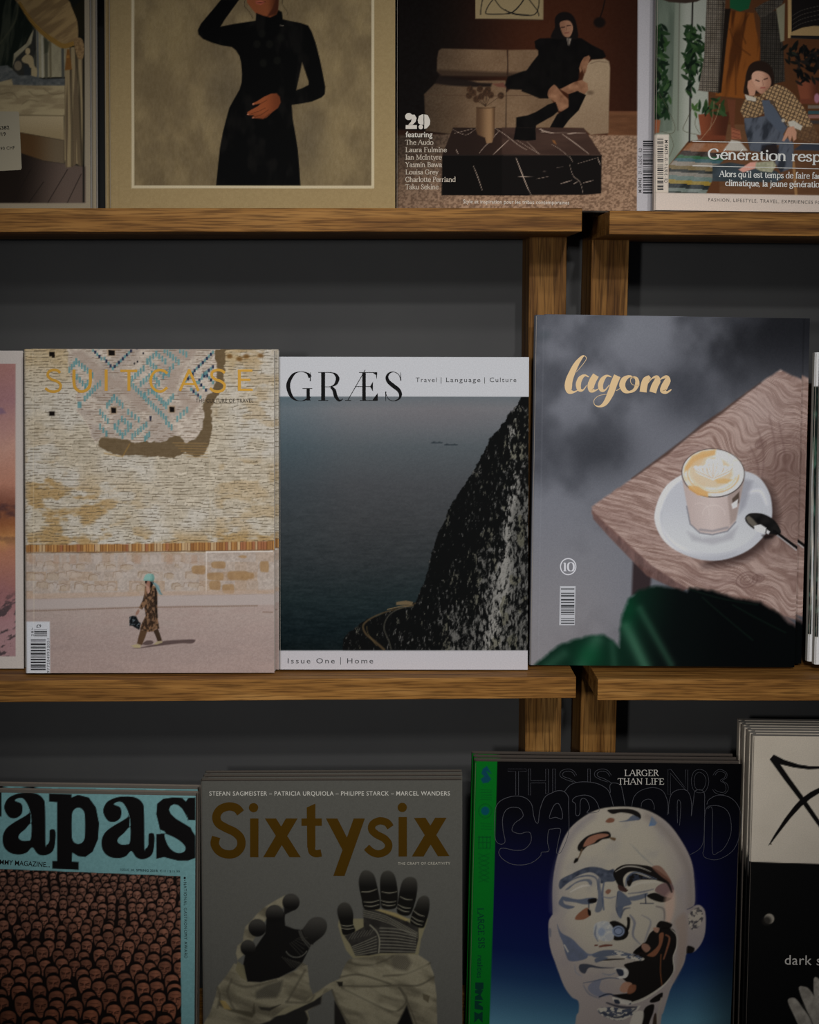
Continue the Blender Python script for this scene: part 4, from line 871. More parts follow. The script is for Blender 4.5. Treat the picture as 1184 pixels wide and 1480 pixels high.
# ================================================================== row 1: bedroom cover
def art_bed():
    A = Art(*QUAD['bed'], 1.3)
    A.fill((92, 84, 70)); k = cr(0, 0, 4.773)
    A.rect(-240, -180, 122, 292.7, (12, 12, 9), .5)
    # window and pale room behind
    A.poly(k((235, 190), (470, 300), (465, 530), (60, 540), (80, 380), (180, 300)), lambda X, Y: mixc((84, 78, 62), (104, 98, 78), fbm(X/5, Y/12, 2, 3)), .8)
    for x, w_, c in ((240, 5, (34, 34, 30)), (258, 3, (58, 60, 60)), (290, 4, (110, 106, 92)), (315, 6, (52, 50, 40)), (345, 4, (66, 60, 44)), (430, 5, (44, 44, 40))):
        A.line(k((x, 200), (x+4, 530)), w_*.8, c, .8, .9)
    A.poly(k((300, 260), (340, 290), (330, 360), (305, 370)), (40, 40, 30), 1.4, .9)
    A.poly(k((110, 400), (215, 300), (235, 200), (245, 340), (230, 420), (200, 520), (120, 540), (80, 470)), (22, 22, 20), 1.0, .9)
    # plaster bust and jar
    A.ell(40, 74, 3.6, 4.8, (112, 98, 72), .7); A.poly(k((150, 405), (185, 375), (225, 395), (235, 450), (255, 480), (250, 530), (215, 535), (200, 450), (160, 430)), (104, 92, 68), .7, sm=True)
    A.ell(26, 95, 5.6, 7, (74, 66, 52), .9); A.poly(k((165, 450), (215, 470), (215, 520), (165, 540)), (26, 28, 28), .8)
    # dark green drapes at left
    A.poly(k((-60, -20), (125, -20), (240, 185), (170, 300), (95, 370), (85, 470), (-60, 480)), lambda X, Y: mixc((12, 16, 12), (34, 36, 28), sstep(.4, .8, fbm(X/5+Y/30, Y/40, 3, 8))), .9)
    A.line(k((125, 20), (110, 130), (60, 220), (0, 300)), 2.2, (46, 46, 34), 1.2, .8, sm=True)
    # bed linen, blanket, valance
    A.poly(k((-40, 460), (50, 450), (130, 520), (210, 520), (300, 545), (452, 540), (455, 600), (-40, 600)), lambda X, Y: mixc((40, 42, 42), (70, 70, 66), fbm(X/5, Y/4, 3, 5)), .9)
    A.poly(k((-40, 575), (80, 545), (90, 585), (250, 590), (452, 590), (445, 790), (440, 800), (-40, 800)), lambda X, Y: mixc((104, 93, 70), (88, 77, 57), sstep(.4, .75, fbm(X/24+Y/30, Y/7, 3, 15))), .9)
    for p in (((0, 650), (80, 640), (120, 680)), ((150, 720), (200, 690), (260, 700)), ((300, 610), (360, 650), (440, 640)), ((200, 630), (240, 660), (300, 655))):
        A.line(k(*p), 1.1, (62, 54, 38), 1, .6, sm=True)
    A.poly(k((-40, 795), (440, 800), (445, 968), (140, 915), (-40, 905)), lambda X, Y: mixc((106, 94, 72), (92, 80, 58), sstep(165, 200, Y)), .9); A.line(k((0, 796), (250, 795), (440, 800)), 1.2, (60, 52, 36), .7, .8)
    A.poly(k((-40, 905), (140, 915), (445, 968), (445, 1130), (300, 1110), (150, 1060), (-40, 1040)), lambda X, Y: mixc((50, 34, 18), (66, 56, 42), sstep(40, 85, X)), 1.2)
    # floor boards
    A.poly(k((-40, 1040), (150, 1060), (300, 1110), (450, 1130), (590, 1150), (590, 1400), (-40, 1400)), lambda X, Y: mixc((16, 11, 8), (58, 48, 42), sstep(18, 95, X-(293-Y)*.1)), 1.2)
    for x0, y0, x1, y1 in ((200, 1397, 300, 1255), (330, 1397, 465, 1170), (465, 1397, 560, 1200), (90, 1397, 210, 1170)):
        A.line(k((x0, y0), (x1, y1)), .9, (14, 10, 8), .6, .9)
    # right curtain
    A.poly(k((450, 330), (560, 320), (582, 300), (582, 800), (575, 1140), (555, 1148), (530, 1130), (500, 1150), (455, 1155), (445, 1100), (445, 700)), lambda X, Y: mixc((92, 80, 58), (62, 52, 38), sstep(.45, .62, fbm(X/2.6, Y/90, 2, 4))), .8)
    A.line(k((490, 480), (495, 800), (495, 1145)), 2.2, (34, 28, 20), 1.2, .8); A.line(k((520, 330), (545, 600), (565, 1140)), 2.4, (30, 26, 18), 1.2, .7); A.rect(119.5, 40, 122, 292.5, (8, 8, 6), 1, .9)
    # draped valance with fringe and tassel
    dr = k((118, -20), (430, -20), (500, 60), (535, 150), (538, 255), (520, 300), (440, 325), (360, 270), (280, 215), (205, 130), (150, 50))
    A.poly(dr, lambda X, Y: mixc((98, 80, 52), (78, 62, 40), sstep(.4, .7, fbm(X/12+Y/9, Y/22, 3, 9))), .9, sm=True)
    A.line(k((135, 20), (205, 130), (280, 215), (360, 275), (440, 318), (530, 290)), [4, 5, 6, 7, 7, 6], lambda X, Y: mixc((106, 80, 36), (70, 50, 20), (np.sin((X-Y)*1.8)+1)/2), .8, .95, sm=True)
    A.poly(k((510, 270), (560, 265), (580, 320), (572, 400), (540, 405), (520, 350)), lambda X, Y: mixc((102, 82, 54), (66, 50, 32), fbm(X/2, Y/2, 2, 7)), .8, sm=True)
    A.poly(k((462, 340), (478, 340), (492, 440), (495, 480), (447, 485), (455, 420)), (76, 50, 22), .7); A.ell(98, 82, 2.4, 2, (96, 66, 30), .6)
    A.poly(k((500, 60), (582, -20), (582, 250), (545, 250), (535, 150)), (16, 14, 8), .8)
    return A
A = art_bed()
r_bed = magazine('magazine with a draped bed photograph and a price sticker', POSE['bed'], A, .008, Lt['bed'], 'bedroom cover magazines', crease=None, spine=(60, 52, 40), back=(70, 58, 38), every_copy=1,
    copies=[(.0032, .0090, 0, 'rear copy of the draped bed magazine, its brown edge showing')])
G = Glyphs(); G.face(k0 := [(-26, 161), (26, 161.3), (27.6, 163), (31.4, 243), (30, 245.6), (-26, 248.5)]); stk = G.build('price_sticker', A, ink((98, 92, 78), L=Lt['bed']), r_bed, .0002); stk['label'] = 'white price sticker'
G = Glyphs(); G.type('55382', (-6, 188.2), (13.6, 186.8), 5.2, 1, .012); G.type('/19', (-1, 197), (8.6, 196.2), 5.2, 1, .012); G.type('90 CHF', (1, 217.2), (21.4, 215.8), 4.8, 1.1); G.build('sticker_text', A, ink((16, 15, 14), L=.3), stk, .0004)

# ================================================================== row 1: cream cover with the woman in black
def art_cream():
    A = Art(*QUAD['cream'], 1.3)
    A.fill(lambda X, Y: mixc((126, 109, 77), (118, 101, 70), fbm(X/3, Y/3, 2, 4)))
    A.rect(190, -200, 541, 272.3, (158, 146, 120), .5)
    def wall(X, Y):
        n = fbm(X/60, Y/75, 4, 10); n2 = fbm(X/22, Y/34, 4, 22)
        c = mixc((112, 97, 69), (90, 77, 55), sstep(.3, .7, n*.5+n2*.5))
        c = mixc(c, (66, 58, 46), np.exp(-((X-330)/34)**2-((Y-120)/70)**2)*.55+np.exp(-((X-446)/26)**2-((Y-200)/60)**2)*.5)
        c = mixc(c, (126, 110, 76), np.exp(-((X-250)/40)**2-((Y-50)/50)**2)*.4)
        c = mixc(c, c*.86, sstep(180, 268, Y)*.6)
        return np.clip(c+((fbm(X/1.8, Y/5, 2, 3)-.5)*11)[..., None], 0, 255)
    A.rect(194, -196, 537, 268.3, wall, .5)
    k = cr(260, 0, 4.933)
    sk = (92, 46, 24)
    A.poly(k((470, -40), (480, 20), (510, 60), (545, 100), (560, 140), (700, 140), (702, 60), (706, -40)), lambda X, Y: mixc((104, 56, 32), (58, 28, 14), sstep(384, 402, X)), .7)
    A.poly(k((535, 8), (575, 2), (612, 12), (580, 36), (545, 28)), (128, 66, 50), .6); A.line(k((540, 16), (575, 20), (610, 14)), .8, (52, 22, 16), .4)
    A.poly(k((690, -20), (706, -20), (700, 60), (680, 100), (620, 120), (660, 60)), (48, 22, 12), 1.2, .8)
    A.line(k((470, -10), (460, 40), (500, 90), (520, 130)), .7, (34, 26, 18), .5, .8, sm=True); A.line(k((730, 0), (735, 40), (765, 80), (765, 110)), .7, (40, 32, 22), .5, .8, sm=True)
    blk = (2, 2, 2)
    dress = [(295, -5), (255, 45), (200, 110), (150, 170), (128, 215), (132, 245), (165, 278), (230, 305), (300, 325), (370, 335), (400, 360), (425, 400), (437, 450), (443, 530), (440, 590), (425, 640), (385, 710), (352, 770), (330, 850), (305, 950), (285, 1060), (268, 1220), (258, 1323), (860, 1323), (852, 1200), (843, 1080), (825, 960), (805, 850), (798, 748), (860, 740), (940, 725), (1010, 695), (1034, 670), (1037, 620), (1020, 530), (1000, 430), (970, 310), (940, 225), (915, 182), (860, 163), (790, 150), (735, 138), (728, 85), (704, 72), (690, 105), (645, 125), (590, 110), (545, 92), (540, 148), (470, 158), (380, 172), (290, 190), (320, 140), (360, 85), (425, -5)]
    A.poly(k(*dress), lambda X, Y: mixc(blk, (9, 8, 7), sstep(.5, .8, fbm(X/14, Y/30, 3, 6))), .7)
    A.poly(k((872, 445), (918, 580), (918, 606), (870, 630), (830, 643), (848, 560)), wall, .8)
    for x, y in ((550, 315), (585, 240), (720, 270), (640, 315), (595, 450), (695, 432)): A.ell(260+x/4.933, y/4.933, 5, 5.5, (16, 16, 12), 1.6, .6)
    A.line(k((715, 180), (738, 184)), 1.4, (76, 70, 60), .5)
    hand = [(650, 668), (690, 665), (712, 690), (720, 730), (700, 770), (660, 800), (620, 838), (595, 848), (530, 843), (515, 835), (530, 822), (485, 822), (480, 800), (505, 785), (560, 755), (575, 738), (525, 748), (515, 738), (550, 722), (600, 690)]
    A.poly(k(*hand), lambda X, Y: mixc((112, 58, 32), (72, 34, 18), sstep(380, 404, X)*.7+sstep(160, 172, Y)*.4), .6)
    for p in (((505, 812), (560, 795), (610, 770)), ((530, 835), (580, 818), (630, 785)), ((600, 845), (640, 810)), ((575, 740), (620, 715))): A.line(k(*p), .8, (52, 24, 12), .5, .75)
    for x, y in ((487, 815), (522, 840), (523, 743)): A.ell(260+x/4.933, y/4.933, 1.4, .9, (150, 98, 76), .4)
    return A
A = art_cream()
magazine('cream magazine with a woman in a black dress', POSE['cream'], A, .010, Lt['cream'], 'cream portrait magazines', crease=.0072, spine=(126, 109, 77), every_copy=1,
    copies=[(-.0058, .0112, 0, 'rear copy of the cream portrait magazine, its left edge showing')])

# ================================================================== row 1: sofa cover
def art_couch():
    A = Art(*QUAD['couch'], 1.25)
    def wall(X, Y):
        t = sstep(600, 790, X); c = mixc((8, 5, 4), (52, 25, 13), t); c = mixc(c, (36, 17, 9), sstep(840, 930, X)*.7); c = mixc(c, (62, 31, 16), np.exp(-((X-790)/60)**2-((Y-70)/70)**2)*.5)
        return c+((fbm(X/3, Y/3, 2, 3)-.5)*5)[..., None]
    A.fill(wall)
    k = cr(565, 0, 4.773); q = cr(730, 0, 4.773)
    # wood floor, rug
    A.poly(q((720, 768), (950, 768), (950, 945), (710, 940)), lambda X, Y: mixc((76, 48, 30), (98, 64, 42), fbm(X/20, Y/4, 3, 2)), .8); A.line(q((725, 770), (950, 772)), 1.2, (96, 60, 42), .7, .7)
    A.poly(k((0, 890), (230, 905), (400, 930), (400, 1000), (0, 1000)), (34, 18, 10), 2)
    def rug(X, Y):
        n = fbm(X/2.6, Y/2.0, 3, 14); c = mixc((96, 74, 58), (140, 113, 91), sstep(.25, .7, n)); c = mixc(c, c*.42, sstep(740, 590, X)*sstep(300, 195, Y)*.9); c = mixc(c, c*.72, sstep(700, 580, X)*.7)
        return c
    A.poly([(560, 196), (650, 194), (720, 196), (852, 195), (924, 196), (955, 196), (955, 312), (560, 312)], rug, 1.2)
    # picture on the wall
    A.poly([(687, -40), (786, -40), (785.5, 28.5), (687.5, 27)], (126, 110, 80), .6); A.line([(687.5, 27.2), (785.5, 28.8)], 1.2, (62, 48, 34), .5)
    for p in (((620, 100), (622, 60), (635, -10)), ((720, -20), (680, 30), (655, 85), (680, 98), (800, 96), (840, 85), (880, 50), (915, 0)), ((720, 0), (770, 60), (860, 95), (950, 103))):
        A.line(k(*p), 1.3, (22, 20, 18), .5, 1, sm=True)
    for p in (((0, 66), (40, 90), (100, 104), (190, 105), (222, 80), (235, 30), (236, -10)), ((0, 96), (50, 85), (100, 40), (130, 0)), ((165, -5), (200, 40), (225, 75), (235, 108))):
        A.line(q(*p), 1.3, (22, 20, 18), .5, 1, sm=True)
    A.line(q((690, 0), (678, 60), (655, 130)), 1.6, (14, 9, 7), .7); A.ell(730+653/4.773, 155/4.773, 8.5, 7.5, (16, 10, 8), 1.6)
    # sofa
    sf = lambda X, Y: np.clip(mixc((110, 88, 66), (92, 71, 52), fbm(X/30, Y/20, 2, 6))*(.55+.45*sstep(600, 720, X))[..., None]+((fbm(X/1.7, Y/1.7, 2, 8)-.5)*14)[..., None], 0, 255)
    A.poly(k((330, 350), (350, 335), (800, 345), (806, 430), (800, 525), (350, 520), (318, 490), (320, 400)), sf, 1); A.poly(k((810, 345), (1020, 342), (1020, 530), (808, 522)), sf, 1)
    A.poly(k((320, 480), (800, 500), (1020, 500), (1020, 535), (340, 528)), (40, 28, 20), 2.2, .75)
    A.line(k((806, 345), (808, 525)), 1.2, (40, 28, 22), .6)
    A.poly(k((230, 650), (300, 580), (330, 560), (790, 555), (802, 600), (798, 885), (430, 890), (420, 925), (240, 905)), sf, 1)
    A.poly(k((230, 655), (300, 585), (800, 595), (800, 660)), sf, .8, .8); A.poly(k((300, 575), (330, 530), (520, 550), (600, 570), (700, 575), (690, 600), (560, 600), (400, 590)), (22, 15, 12), 1.4, .95)
    A.poly(k((700, 580), (780, 570), (795, 605), (740, 600)), (88, 50, 40), 1, .8)
    A.line(k((232, 652), (520, 660), (800, 662)), .9, (62, 44, 32), .6, .8); A.line(k((800, 600), (796, 885)), 1.6, (24, 16, 12), .7)
    A.poly(k((812, 640), (850, 610), (1020, 620), (1020, 890), (805, 890)), sf, 1); A.line(k((812, 662), (1020, 662)), .9, (62, 44, 32), .6, .8)
    A.poly(q((10, 640), (40, 610), (300, 640), (420, 880), (10, 885)), sf, 1); A.line(q((12, 660), (180, 660)), .9, (62, 44, 32), .6, .8)
    # arm block of the sofa
    A.poly(q((570, 440), (600, 412), (690, 405), (720, 425), (726, 470), (715, 920), (590, 930), (540, 885), (400, 880), (510, 640)), lambda X, Y: np.clip(mixc((138, 118, 94), (110, 90, 70), sstep(100, 190, Y)*.7)+((fbm(X/1.7, Y/1.7, 2, 8)-.5)*12)[..., None], 0, 255), 1.0)
    A.line(q((590, 440), (640, 422), (720, 432)), 1, (84, 68, 52), .7, .7); A.ell(730+590/4.773, 640/4.773, 5, 3, (70, 54, 40), 2, .6)
    # seated woman in black
    bk = lambda X, Y: mixc((3, 2, 2), (10, 8, 7), fbm(X/8, Y/12, 2, 4))
    A.poly(q((205, 285), (240, 265), (330, 262), (400, 250), (470, 255), (530, 265), (600, 310), (680, 350), (698, 390), (670, 405), (590, 410), (530, 420), (515, 470), (510, 540), (480, 590), (400, 620), (330, 600), (300, 680), (240, 680), (170, 650), (115, 630), (140, 500), (190, 430), (230, 380), (230, 350), (210, 330)), bk, .8)
    A.poly(q((0, 590), (20, 530), (130, 490), (200, 480), (120, 620), (20, 615)), bk, 1)
    A.poly(q((345, 130), (370, 95), (410, 82), (455, 95), (485, 135), (500, 200), (505, 250), (480, 270), (330, 265), (325, 230), (345, 190)), (14, 10, 9), .8, sm=True)
    A.poly(q((380, 155), (430, 140), (460, 160), (470, 200), (455, 245), (435, 258), (405, 245), (385, 200)), lambda X, Y: mixc((146, 108, 84), (104, 70, 52), sstep(818, 826, X)*.3+sstep(828, 812, X)*.7), .6, sm=True)
    A.line(q((390, 190), (412, 187)), 1.4, (40, 26, 22), .5); A.line(q((428, 178), (452, 175)), 1.4, (40, 26, 22), .5); A.line(q((422, 185), (424, 208)), .8, (90, 60, 46), .5, .8); A.line(q((415, 228), (440, 225)), 1.2, (92, 44, 38), .5)
    A.poly(q((425, 262), (460, 265), (445, 318), (435, 310)), (120, 108, 96), .6, .9); A.line(q((438, 270), (440, 315)), 1, (40, 34, 32), .5)
    skn = lambda X, Y: mixc((140, 102, 76), (92, 60, 42), fbm(X/7, Y/7, 2, 5))
    A.poly(q((545, 395), (580, 382), (590, 400), (570, 450), (558, 500), (545, 512), (535, 480), (520, 505), (512, 470), (525, 430)), skn, .6)
    for x in (530, 545): A.line(q((x, 470), (x+3, 505)), .7, (70, 44, 30), .4, .7)
    A.poly(q((380, 615), (480, 565), (530, 552), (570, 575), (575, 620), (550, 650), (510, 630), (440, 650)), skn, .7)
    A.poly(q((300, 625), (330, 590), (350, 590), (400, 650), (440, 690), (445, 725), (420, 760), (370, 765), (350, 710), (300, 670)), skn, .7, sm=True)
    A.poly(q((440, 650), (500, 628), (560, 655), (510, 760), (440, 830), (400, 885), (310, 880), (360, 790), (440, 740)), bk, .7)
    A.poly(q((350, 705), (372, 765), (330, 800), (215, 865), (210, 965), (150, 972), (75, 960), (78, 810), (160, 795), (220, 770), (300, 720)), bk, .7)
    # marble coffee table
    A.poly(k((430, 880), (870, 885), (955, 880), (955, 1070), (355, 1070)), lambda X, Y: mixc((30, 20, 16), (56, 38, 31), sstep(670, 800, X)), .7)
    A.poly(q((-20, 880), (545, 884), (668, 1070), (-20, 1070)), lambda X, Y: mixc((44, 30, 25), (64, 46, 38), fbm(X/40, Y/9, 3, 3)), .7)
    A.poly(q((75, 880), (210, 880), (215, 965), (150, 972), (60, 962)), bk, .7)
    A.poly(k((355, 1068), (955, 1070), (955, 1350), (350, 1348)), (8, 6, 5), .7); A.poly(q((-20, 1070), (668, 1070), (665, 1335), (540, 1345), (-20, 1348)), (13, 10, 9), .7)
    vn = (166, 146, 130)
    for p, w_ in ((((610, 1058), (640, 1020), (690, 970), (745, 905)), 1.4), (((705, 1068), (745, 1030), (815, 965)), 1.8), (((720, 885), (790, 930), (880, 1000), (940, 1035)), 1.3), (((430, 895), (520, 930), (590, 885)), .8), (((440, 920), (560, 890)), .8), (((570, 1145), (600, 1220), (630, 1310)), 1.6), (((865, 1090), (900, 1180), (950, 1310)), 1.6), (((880, 1220), (955, 1222)), 1.0), (((450, 1030), (465, 1062)), 1.6)):
        A.line(k(*p), [w_*.3, w_*.62, w_*.4], vn, .45, .85, sm=True)
    for p, w_ in ((((235, 890), (290, 910), (340, 920)), 2.6), (((245, 885), (265, 910)), 1.6), (((430, 925), (490, 918)), 2.4), (((395, 925), (480, 985), (580, 1062)), 2.2), (((150, 975), (240, 1065)), 1.2), (((80, 965), (200, 1040), (240, 1062)), 1.0), (((320, 995), (380, 1030), (450, 1090)), .9), (((250, 910), (330, 915), (420, 915), (560, 920)), 1.2), (((77, 1090), (110, 1180), (150, 1280), (182, 1345)), 1.7), (((100, 1218), (200, 1222)), 1.1), (((215, 1235), (300, 1218)), .9), (((385, 1268), (460, 1245)), 2), (((475, 1268), (500, 1255)), 2), (((540, 1262), (610, 1245)), 1.8), (((445, 1075), (470, 1120)), 1.1), (((447, 1135), (470, 1210), (520, 1260), (540, 1340)), 1.3), (((360, 1155), (400, 1152)), 1.0), (((500, 1130), (650, 1085)), .8), (((640, 1090), (660, 1140)), 2), (((260, 1182), (285, 1182)), 1.4)):
        A.line(q(*p), [w_*.3, w_*.62, w_*.3], vn, .45, .8, sm=True)
    A.poly(q((325, 965), (345, 970), (358, 1000), (335, 985)), (112, 72, 40), .6); A.line(k((355, 1069), (955, 1070)), .9, (40, 30, 26), .5); A.line(q((-10, 1070), (668, 1071)), .9, (58, 44, 38), .5)
    # vase of dried balls
    A.poly(k((590, 740), (720, 738), (716, 930), (700, 985), (660, 990), (650, 950), (600, 930), (588, 900)), lambda X, Y: mixc((70, 50, 34), (122, 94, 66), sstep(690, 708, X)*sstep(716, 709, X)), .7); A.line(k((590, 742), (655, 748), (720, 740)), .9, (52, 36, 24), .5)
    for x, y in ((545, 615), (570, 640), (540, 660), (615, 615), (670, 620), (625, 665), (690, 655), (760, 660), (590, 685), (655, 640)):
        A.line(k((x, y), (655, 735)), .6, (46, 32, 22), .4, .8); A.ell(565+x/4.773, y/4.773, 4.6, 4.8, lambda X, Y: mixc((36, 24, 16), (70, 48, 32), fbm(X/1.5, Y/1.5, 2, 3)), .9)
    # white spine-side strip on the right
    A.poly([(923.2, -190), (960, -190), (960, 320), (920.6, 320)], (158, 155, 158), .5)
    return A
A = art_couch()
r_co = magazine('magazine with a woman in black on a beige sofa', POSE['couch'], A, .0085, Lt['couch'], spine=(20, 14, 10), back=(150, 148, 150))
G = Glyphs(); k = cr(565, 0, 4.773)
def disc(G, cx, cy, r, a0=0, a1=2*math.pi):
    t = np.linspace(a0, a1, 20); G.face([(cx+r*math.cos(x), cy+r*math.sin(x)) for x in t])
disc(G, 591, 168.6, 5.2); G.face(k((140, 792), (165, 792), (178, 815), (172, 840), (150, 862), (120, 862), (140, 840), (145, 815))); G.face(k((103, 864), (180, 864), (180, 890), (103, 890)))
G.face(k((186, 830), (195, 800), (215, 790), (226, 790), (226, 862), (205, 860), (190, 850))); G.face(k((231, 790), (255, 795), (272, 830), (270, 860), (250, 885), (231, 890))); disc(G, 565+207/4.773, 877/4.773, 3.3)
wl = ink((178, 172, 162), L=Lt['couch'])
G.build('issue_number', A, wl, r_co)
G = Glyphs(); G.type('featuring', (586.5, 198.3), (625.3, 198.3), 8, 1, .012); G.build('featuring_line', A, wl, r_co)
G = Glyphs()
G.type('Style et inspiration pour les tribus contemporaines', (669.6, 294), (823, 295.6), 5.6, 1.05, .003); G.build('footer_line', A, wl, r_co)
G = Glyphs()
for i, (t_, x1) in enumerate((('The Audo', 626.5), ('Laura Fulmine', 646), ('Ian McIntyre', 638.6), ('Yasmin Bawa', 639), ('Louisa Grey', 634), ('Charlotte Perriand', 659), ('Taku Sekine', 634))):
    serif(G, t_, (586, 209.2+i*10.72), (x1, 209.2+i*10.72), 4.5, .22, .1)
G.build('names_lettering', A, ink((164, 154, 140), L=Lt['couch']), r_co)
bc = bars(A, r_co, 929.6, 203.5, 944.8, 280.5, 'y', 12, L=Lt['couch'])
G = Glyphs(); G.type('M 04943', (927.6, 278.5), (927.6, 257), 4.8, 1, .01); G.type('- 29 - F: 6,50 € - RD', (927.6, 255), (928.2, 214), 4.8, 1); G.build('barcode_digits', A, ink((50, 48, 48)), bc)

# ================================================================== row 1: family cover at the right
def art_gen():
    A = Art(*QUAD['gen'], 1.25)
    A.fill((164, 154, 144)); k = cr(915, 0, 4.773); q = cr(1030, 0, 4.773)
    A.poly([(948, -200), (1350, -190), (1330, 284.5), (946, 278.7)], (70, 42, 24), .6)          # wooden wall and floor
    A.poly([(1040, 180), (1350, 180), (1350, 284.8), (1040, 281)], lambda X, Y: mixc((88, 60, 40), (70, 46, 29), fbm(X/26, Y/4, 3, 6)), 1)
    A.line([(1147, 235), (1151, 283)], 4, (134, 100, 62), .8, .8)
    # glass door and pale light at left
    A.poly(k((150, -20), (520, -20), (520, 960), (380, 975), (240, 1150), (150, 1000)), lambda X, Y: mixc((98, 104, 92), (130, 132, 122), sstep(975, 995, X)), .8)
    A.poly(k((150, -20), (290, -20), (270, 900), (150, 920)), lambda X, Y: mixc((88, 96, 84), (64, 72, 62), fbm(X/9, Y/30, 2, 3)), .8)
    A.line(k((322, 0), (310, 900)), 1.6, (74, 74, 64), .7, .8); A.line(k((412, 0), (395, 700), (390, 980)), 2.4, (26, 24, 22), .6); A.poly(k((160, -20), (500, -20), (440, 12), (360, 22), (250, 14)), (44, 34, 28), .8)
    # foliage
    R = random.Random(3)
    def leaves(cx0, x1, y0, y1, n, cols):
        for i in range(n):
            x = R.uniform(cx0, x1); y = R.uniform(y0, y1); a = R.uniform(.2, 2.6); l = R.uniform(5, 9)
            ex, ey = math.cos(a)*l, math.sin(a)*l
            A.poly([(x-ex, y-ey), (x-ey*.35, y+ex*.35), (x+ex, y+ey), (x+ey*.35, y-ex*.35)], R.choice(cols), .7, .95, sm=True)
    gr = ((18, 36, 18), (30, 50, 24), (10, 22, 12), (42, 62, 34), (22, 40, 20), (8, 18, 10))
    leaves(946, 962, 38, 100, 62, gr); leaves(946, 968, 95, 170, 62, gr); leaves(945, 958, 150, 175, 8, gr)
    leaves(992, 1018, 38, 70, 30, gr); leaves(990, 1018, 60, 112, 62, gr); leaves(996, 1004, 110, 138, 8, gr)
    A.poly(k((150, 820), (190, 830), (180, 915), (150, 918)), (108, 62, 40), .9)
    for p in (((180, 640), (240, 750), (290, 870), (270, 920), (200, 910)), ((420, 720), (370, 830), (350, 900), (450, 930)), ((440, 780), (430, 860), (460, 920)), ((250, 920), (280, 1000), (250, 1080))): A.line(k(*p), .8, (62, 58, 44), .5, .8, sm=True)
    # terracotta pot
    A.poly(k((450, 790), (670, 770), (640, 940), (630, 970), (470, 965), (470, 930)), lambda X, Y: mixc((104, 54, 34), (56, 28, 18), sstep(1010, 1050, X)), .8); leaves(1005, 1052, 142, 165, 20, gr); leaves(1000, 1010, 150, 175, 5, ((64, 84, 40), (50, 74, 36)))
    A.poly(k((440, 930), (640, 935), (640, 965), (450, 962)), (88, 44, 28), .8, .9); A.line(k((600, 720), (560, 840), (470, 960)), .9, (130, 110, 84), .5, .7, sm=True); A.line(k((560, 700), (550, 800), (530, 900)), .8, (120, 104, 80), .5, .7)
    # striped rug
    rugp = k((390, 985), (700, 990), (735, 1000), (600, 1130), (560, 1220), (505, 1335), (240, 1332), (250, 1140))
    st = [(980, (112, 74, 50)), (1030, (44, 36, 32)), (1062, (41, 73, 49)), (1082, (50, 74, 78)), (1105, (113, 105, 94)), (1135, (92, 78, 50)), (1160, (34, 36, 34)), (1180, (102, 97, 88)), (1205, (78, 92, 86)), (1235, (115, 96, 40)), (1260, (30, 34, 34)), (1290, (88, 96, 90)), (1315, (40, 46, 42)), (1340, (92, 94, 86))]
    def rug(X, Y):
        yy = Y*4.773+(X-960)*-.3; i = np.clip(np.searchsorted(np.array([a for a, _ in st]), yy)-1, 0, len(st)-1); c = np.array([q_ for _, q_ in st], float)[i]
        return np.clip(mixc(c, c*.55+60, sstep(.45, .65, fbm((X+Y*.6)/16, Y/60, 2, 5))*.5)+((fbm(X/2, Y/1.5, 2, 3)-.5)*18)[..., None], 0, 255)
    A.poly(rugp, rug, .9)
    A.poly(q((0, 1140), (120, 1120), (300, 1150), (440, 1180), (500, 1230), (440, 1258), (0, 1250)), lambda X, Y: mixc((52, 60, 66), (38, 44, 46), fbm(X/10, Y/5, 2, 8)), .9)
    A.poly(q((620, 990), (750, 990), (750, 1040), (560, 1035)), (44, 48, 56), 1)
    # mother: coat, brown skirt, green jumper
    A.poly(q((120, -20), (270, -20), (250, 60), (190, 80), (120, 55)), (20, 66, 40), .8)
    def tweed(X, Y):
        return mixc((108, 99, 86), (40, 35, 31), np.maximum(np.sin(X*2.1)*.5+.5, np.sin(Y*2.1)*.5+.5)**2*.9)+((fbm(X/12, Y/18, 2, 3)-.5)*22)[..., None]
    A.poly(q((330, 100), (440, 70), (470, 200), (490, 330), (500, 560), (420, 580), (330, 430)), lambda X, Y: tweed(X, Y)*.52, .9); A.poly(q((290, 60), (350, 20), (440, -20), (500, -20), (480, 30), (370, 110), (330, 125)), lambda X, Y: tweed(X, Y)*.72, .9)
    A.poly(q((100, 70), (190, 82), (285, 90), (300, 200), (330, 330), (330, 450), (250, 470), (220, 680), (20, 660), (80, 350)), lambda X, Y: mixc((104, 58, 22), (62, 32, 12), sstep(.4, .7, fbm(X/9+Y/60, Y/70, 3, 9))), .9)
    for p in (((120, 200), (160, 300), (260, 380)), ((250, 100), (200, 200), (230, 300)), ((160, 380), (160, 650))): A.line(q(*p), 1.6, (54, 28, 12), 1.2, .7, sm=True)
    A.poly(q((80, 60), (125, 60), (95, 300), (60, 640), (30, 640)), (22, 16, 12), .9)
    A.poly(k((510, -20), (640, -20), (615, 330), (590, 640), (450, 625), (490, 400)), tweed, .8)
    A.line(k((625, 20), (610, 330), (588, 640)), 2, (30, 26, 22), .8, .8)
    A.poly(q((100, 685), (160, 690), (150, 860), (160, 900), (130, 900)), (82, 46, 30), .8); A.poly(q((130, 880), (190, 900), (200, 960), (130, 960)), (120, 70, 50), .8); A.poly(q((75, 1035), (130, 965), (190, 975), (245, 1040), (160, 1042)), (148, 142, 132), .8)
    for y in (890, 915, 940): A.line(q((138, y), (185, y+14)), 1, (86, 46, 34), .5)
